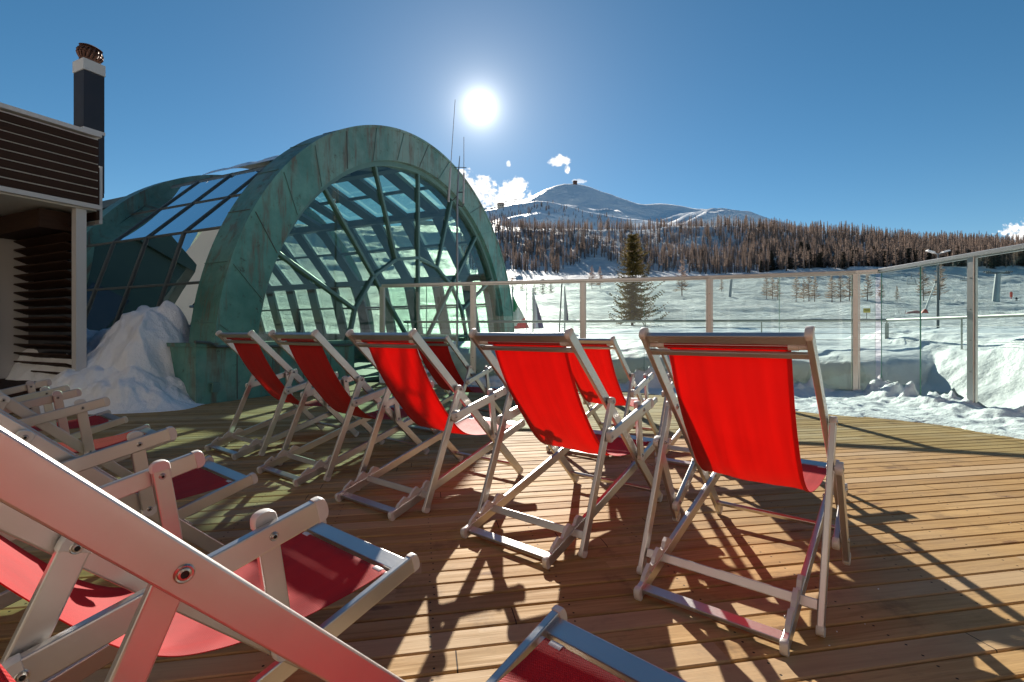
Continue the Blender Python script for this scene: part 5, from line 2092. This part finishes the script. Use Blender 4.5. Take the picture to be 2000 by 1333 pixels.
far_building(1123, 358, 352, 2585, 8, 'small reddish building on the very top of the white mountain', [M['rust'], M['rust']])
far_building(978, 405, 397, 1140, 13, 'pale lift station on the shoulder of the lower snowy knoll', [M['beige'], M['rust']])
for px, lab in ((959, 'lift mast on the knoll, on the vault side of the lift station'), (988, 'lift mast on the knoll just past the lift station'), (1006, 'lift mast farthest from the lift station on the knoll')):
    q = far_ground(px, 400, 1145)
    mb = MB()
    mb.tube([(0, 0, -2), (0, 0, 11)], 0.45, 6)
    mb.bar((-4, 0, 11), (4, 0, 11), 0.8, 0.6)
    o = mb.build('lift_mast', M['pole_dark'])
    o.location = q
    tag(o, lab, 'lift mast', 'lift masts along the knoll')
# knoll trees, dropped onto the snow
KV, KF, KM = [], [], []
off = 0
for k in range(190):
    px = rng.uniform(955, 1215)
    Y = 1150 - 420 * rng.uniform(0.02, 0.55)
    q = far_ground(px, 400, Y)
    v_, f2, mi_ = vars_l[rng.integers(0, 8)]
    KV.append(v_ * rng.uniform(6, 11) * np.array([1.5, 1.5, 1]) + np.array(q))
    KF.append(f2 + off)
    KM.append(mi_)
    off += len(v_)
o = link('far_trees', tri_mesh('far_trees', np.concatenate(KV), np.concatenate(KF), [M['bark'], M['larch']], np.concatenate(KM)))
tag(o, 'sparse small trees dotting the lower snowy knoll', 'trees', kind='stuff')

# ------------------------------------------------------------------ hotel at the side, seen in the vault's glass
root = empty('hotel_building', (-46, -6, 0))
mb = MB()
mb.box((0, 0, 10), (16, 34, 22))
mb.build('wall', M['beige'], root)
for k in range(4):
    for j in range(6):
        mb = MB()
        mb.box((8.02, -13 + 5.2 * j, 3 + 4.6 * k), (0.12, 1.6, 2.0))
        mb.build('window', M['window_dark'], root)
mb = MB()
mb.prism([(-17.5, 0), (17.5, 0), (17.5, 0.4), (0, 2.6), (-17.5, 0.4)], -8.4, 8.4, lambda a, y, b: (y, a, 21 + b))
mb.build('roof', M['copper'], root)
tag(root, 'beige hotel block with rows of dark windows, mirrored in the vault glass', 'building')

M['hall_green'] = simple('dark_green_cladding', (0.022, 0.055, 0.045), 0.6, 0.1, 0.3, 0.8)
root = empty('mirrored_hall', (-21, 13.2, 0))  # unseen hall added close by so the side panes mirror something dark
mb = MB()
mb.box((0, 0, 3.0), (6, 7.6, 8.4))
mb.build('wall', M['hall_green'], root)
mb = MB()
mb.prism([(-4.1, 0), (4.1, 0), (4.0, 0.3), (0, 2.0), (-4.0, 0.3)], -3.2, 3.2, lambda a, y, b: (y, a, 7.2 + b))
mb.build('roof', M['hall_green'], root)
for k in range(3):
    mb = MB()
    mb.box((3.02, -2.4 + 2.4 * k, 4.2), (0.10, 1.2, 1.6))
    mb.build('window', M['window_dark'], root)
tag(root, 'unseen dark green hall added for the mirroring in the lower vault side panes', 'building')

# added unseen building behind the camera, dark to cut sky and bounce light
M['facade'] = simple('blocking_facade', (0.11, 0.08, 0.06), 0.8, 0.0, 0.12, 1.5)
root = empty('unseen_dark_building', (0, -3.4, 0))
mb = MB()
mb.box((7.4, -2.0, 3.0), (15, 4.0, 6.4))
mb.build('wall', M['facade'], root)
mb = MB()
mb.prism([(-8, 0), (8, 0), (8, 0.25), (0, 2.0), (-8, 0.25)], -4.4, 0.9, lambda a, y, b: (a + 7.4, y, 6.2 + b))
mb.build('roof', M['brown'], root)
for k in range(4):
    for z in (1.3, 4.2):
        x_ = 1.6 + 3.8 * k
        mb = MB()
        mb.box((x_, 0.02, z), (1.5, 0.08, 1.5))
        wn_ = mb.build('window', M['window_dark'], root)
        mb = MB()
        mb.box((x_ - 0.8, 0.04, z), (0.1, 0.10, 1.7))
        mb.box((x_ + 0.8, 0.04, z), (0.1, 0.10, 1.7))
        mb.box((x_, 0.04, z + 0.8), (1.5, 0.10, 0.1))
        mb.box((x_, 0.04, z - 0.8), (1.5, 0.10, 0.1))
        mb.build('frame', M['white_paint'], wn_)
tag(root, 'unseen dark wooden building added behind the camera to cut sky and bounce light', 'building')

M['bounce_render'] = simple('bounce_render', (0.38, 0.35, 0.315), 0.85, 0.0, 0.08, 0.8)
root = empty('unseen_bounce_building', (-10.6, -3.6, 0))  # unseen pale building added to throw sunlight back onto the chair frames
mb = MB()
mb.box((0, -2.5, 3.2), (20, 5.0, 6.8))
mb.build('wall', M['bounce_render'], root)
mb = MB()
mb.prism([(-10.8, 0), (10.8, 0), (10.8, 0.25), (0, 3.0), (-10.8, 0.25)], -5.4, 0.8, lambda a, y, b: (a, y, 6.6 + b))
mb.build('roof', M['brown'], root)
for k in range(5):
    mb = MB()
    mb.box((-8 + 4 * k, 0.02, 2.6), (1.1, 0.08, 1.4))
    mb.build('window', M['window_dark'], root)
tag(root, 'unseen pale building added behind the terrace to bounce light onto the chair frames', 'building')
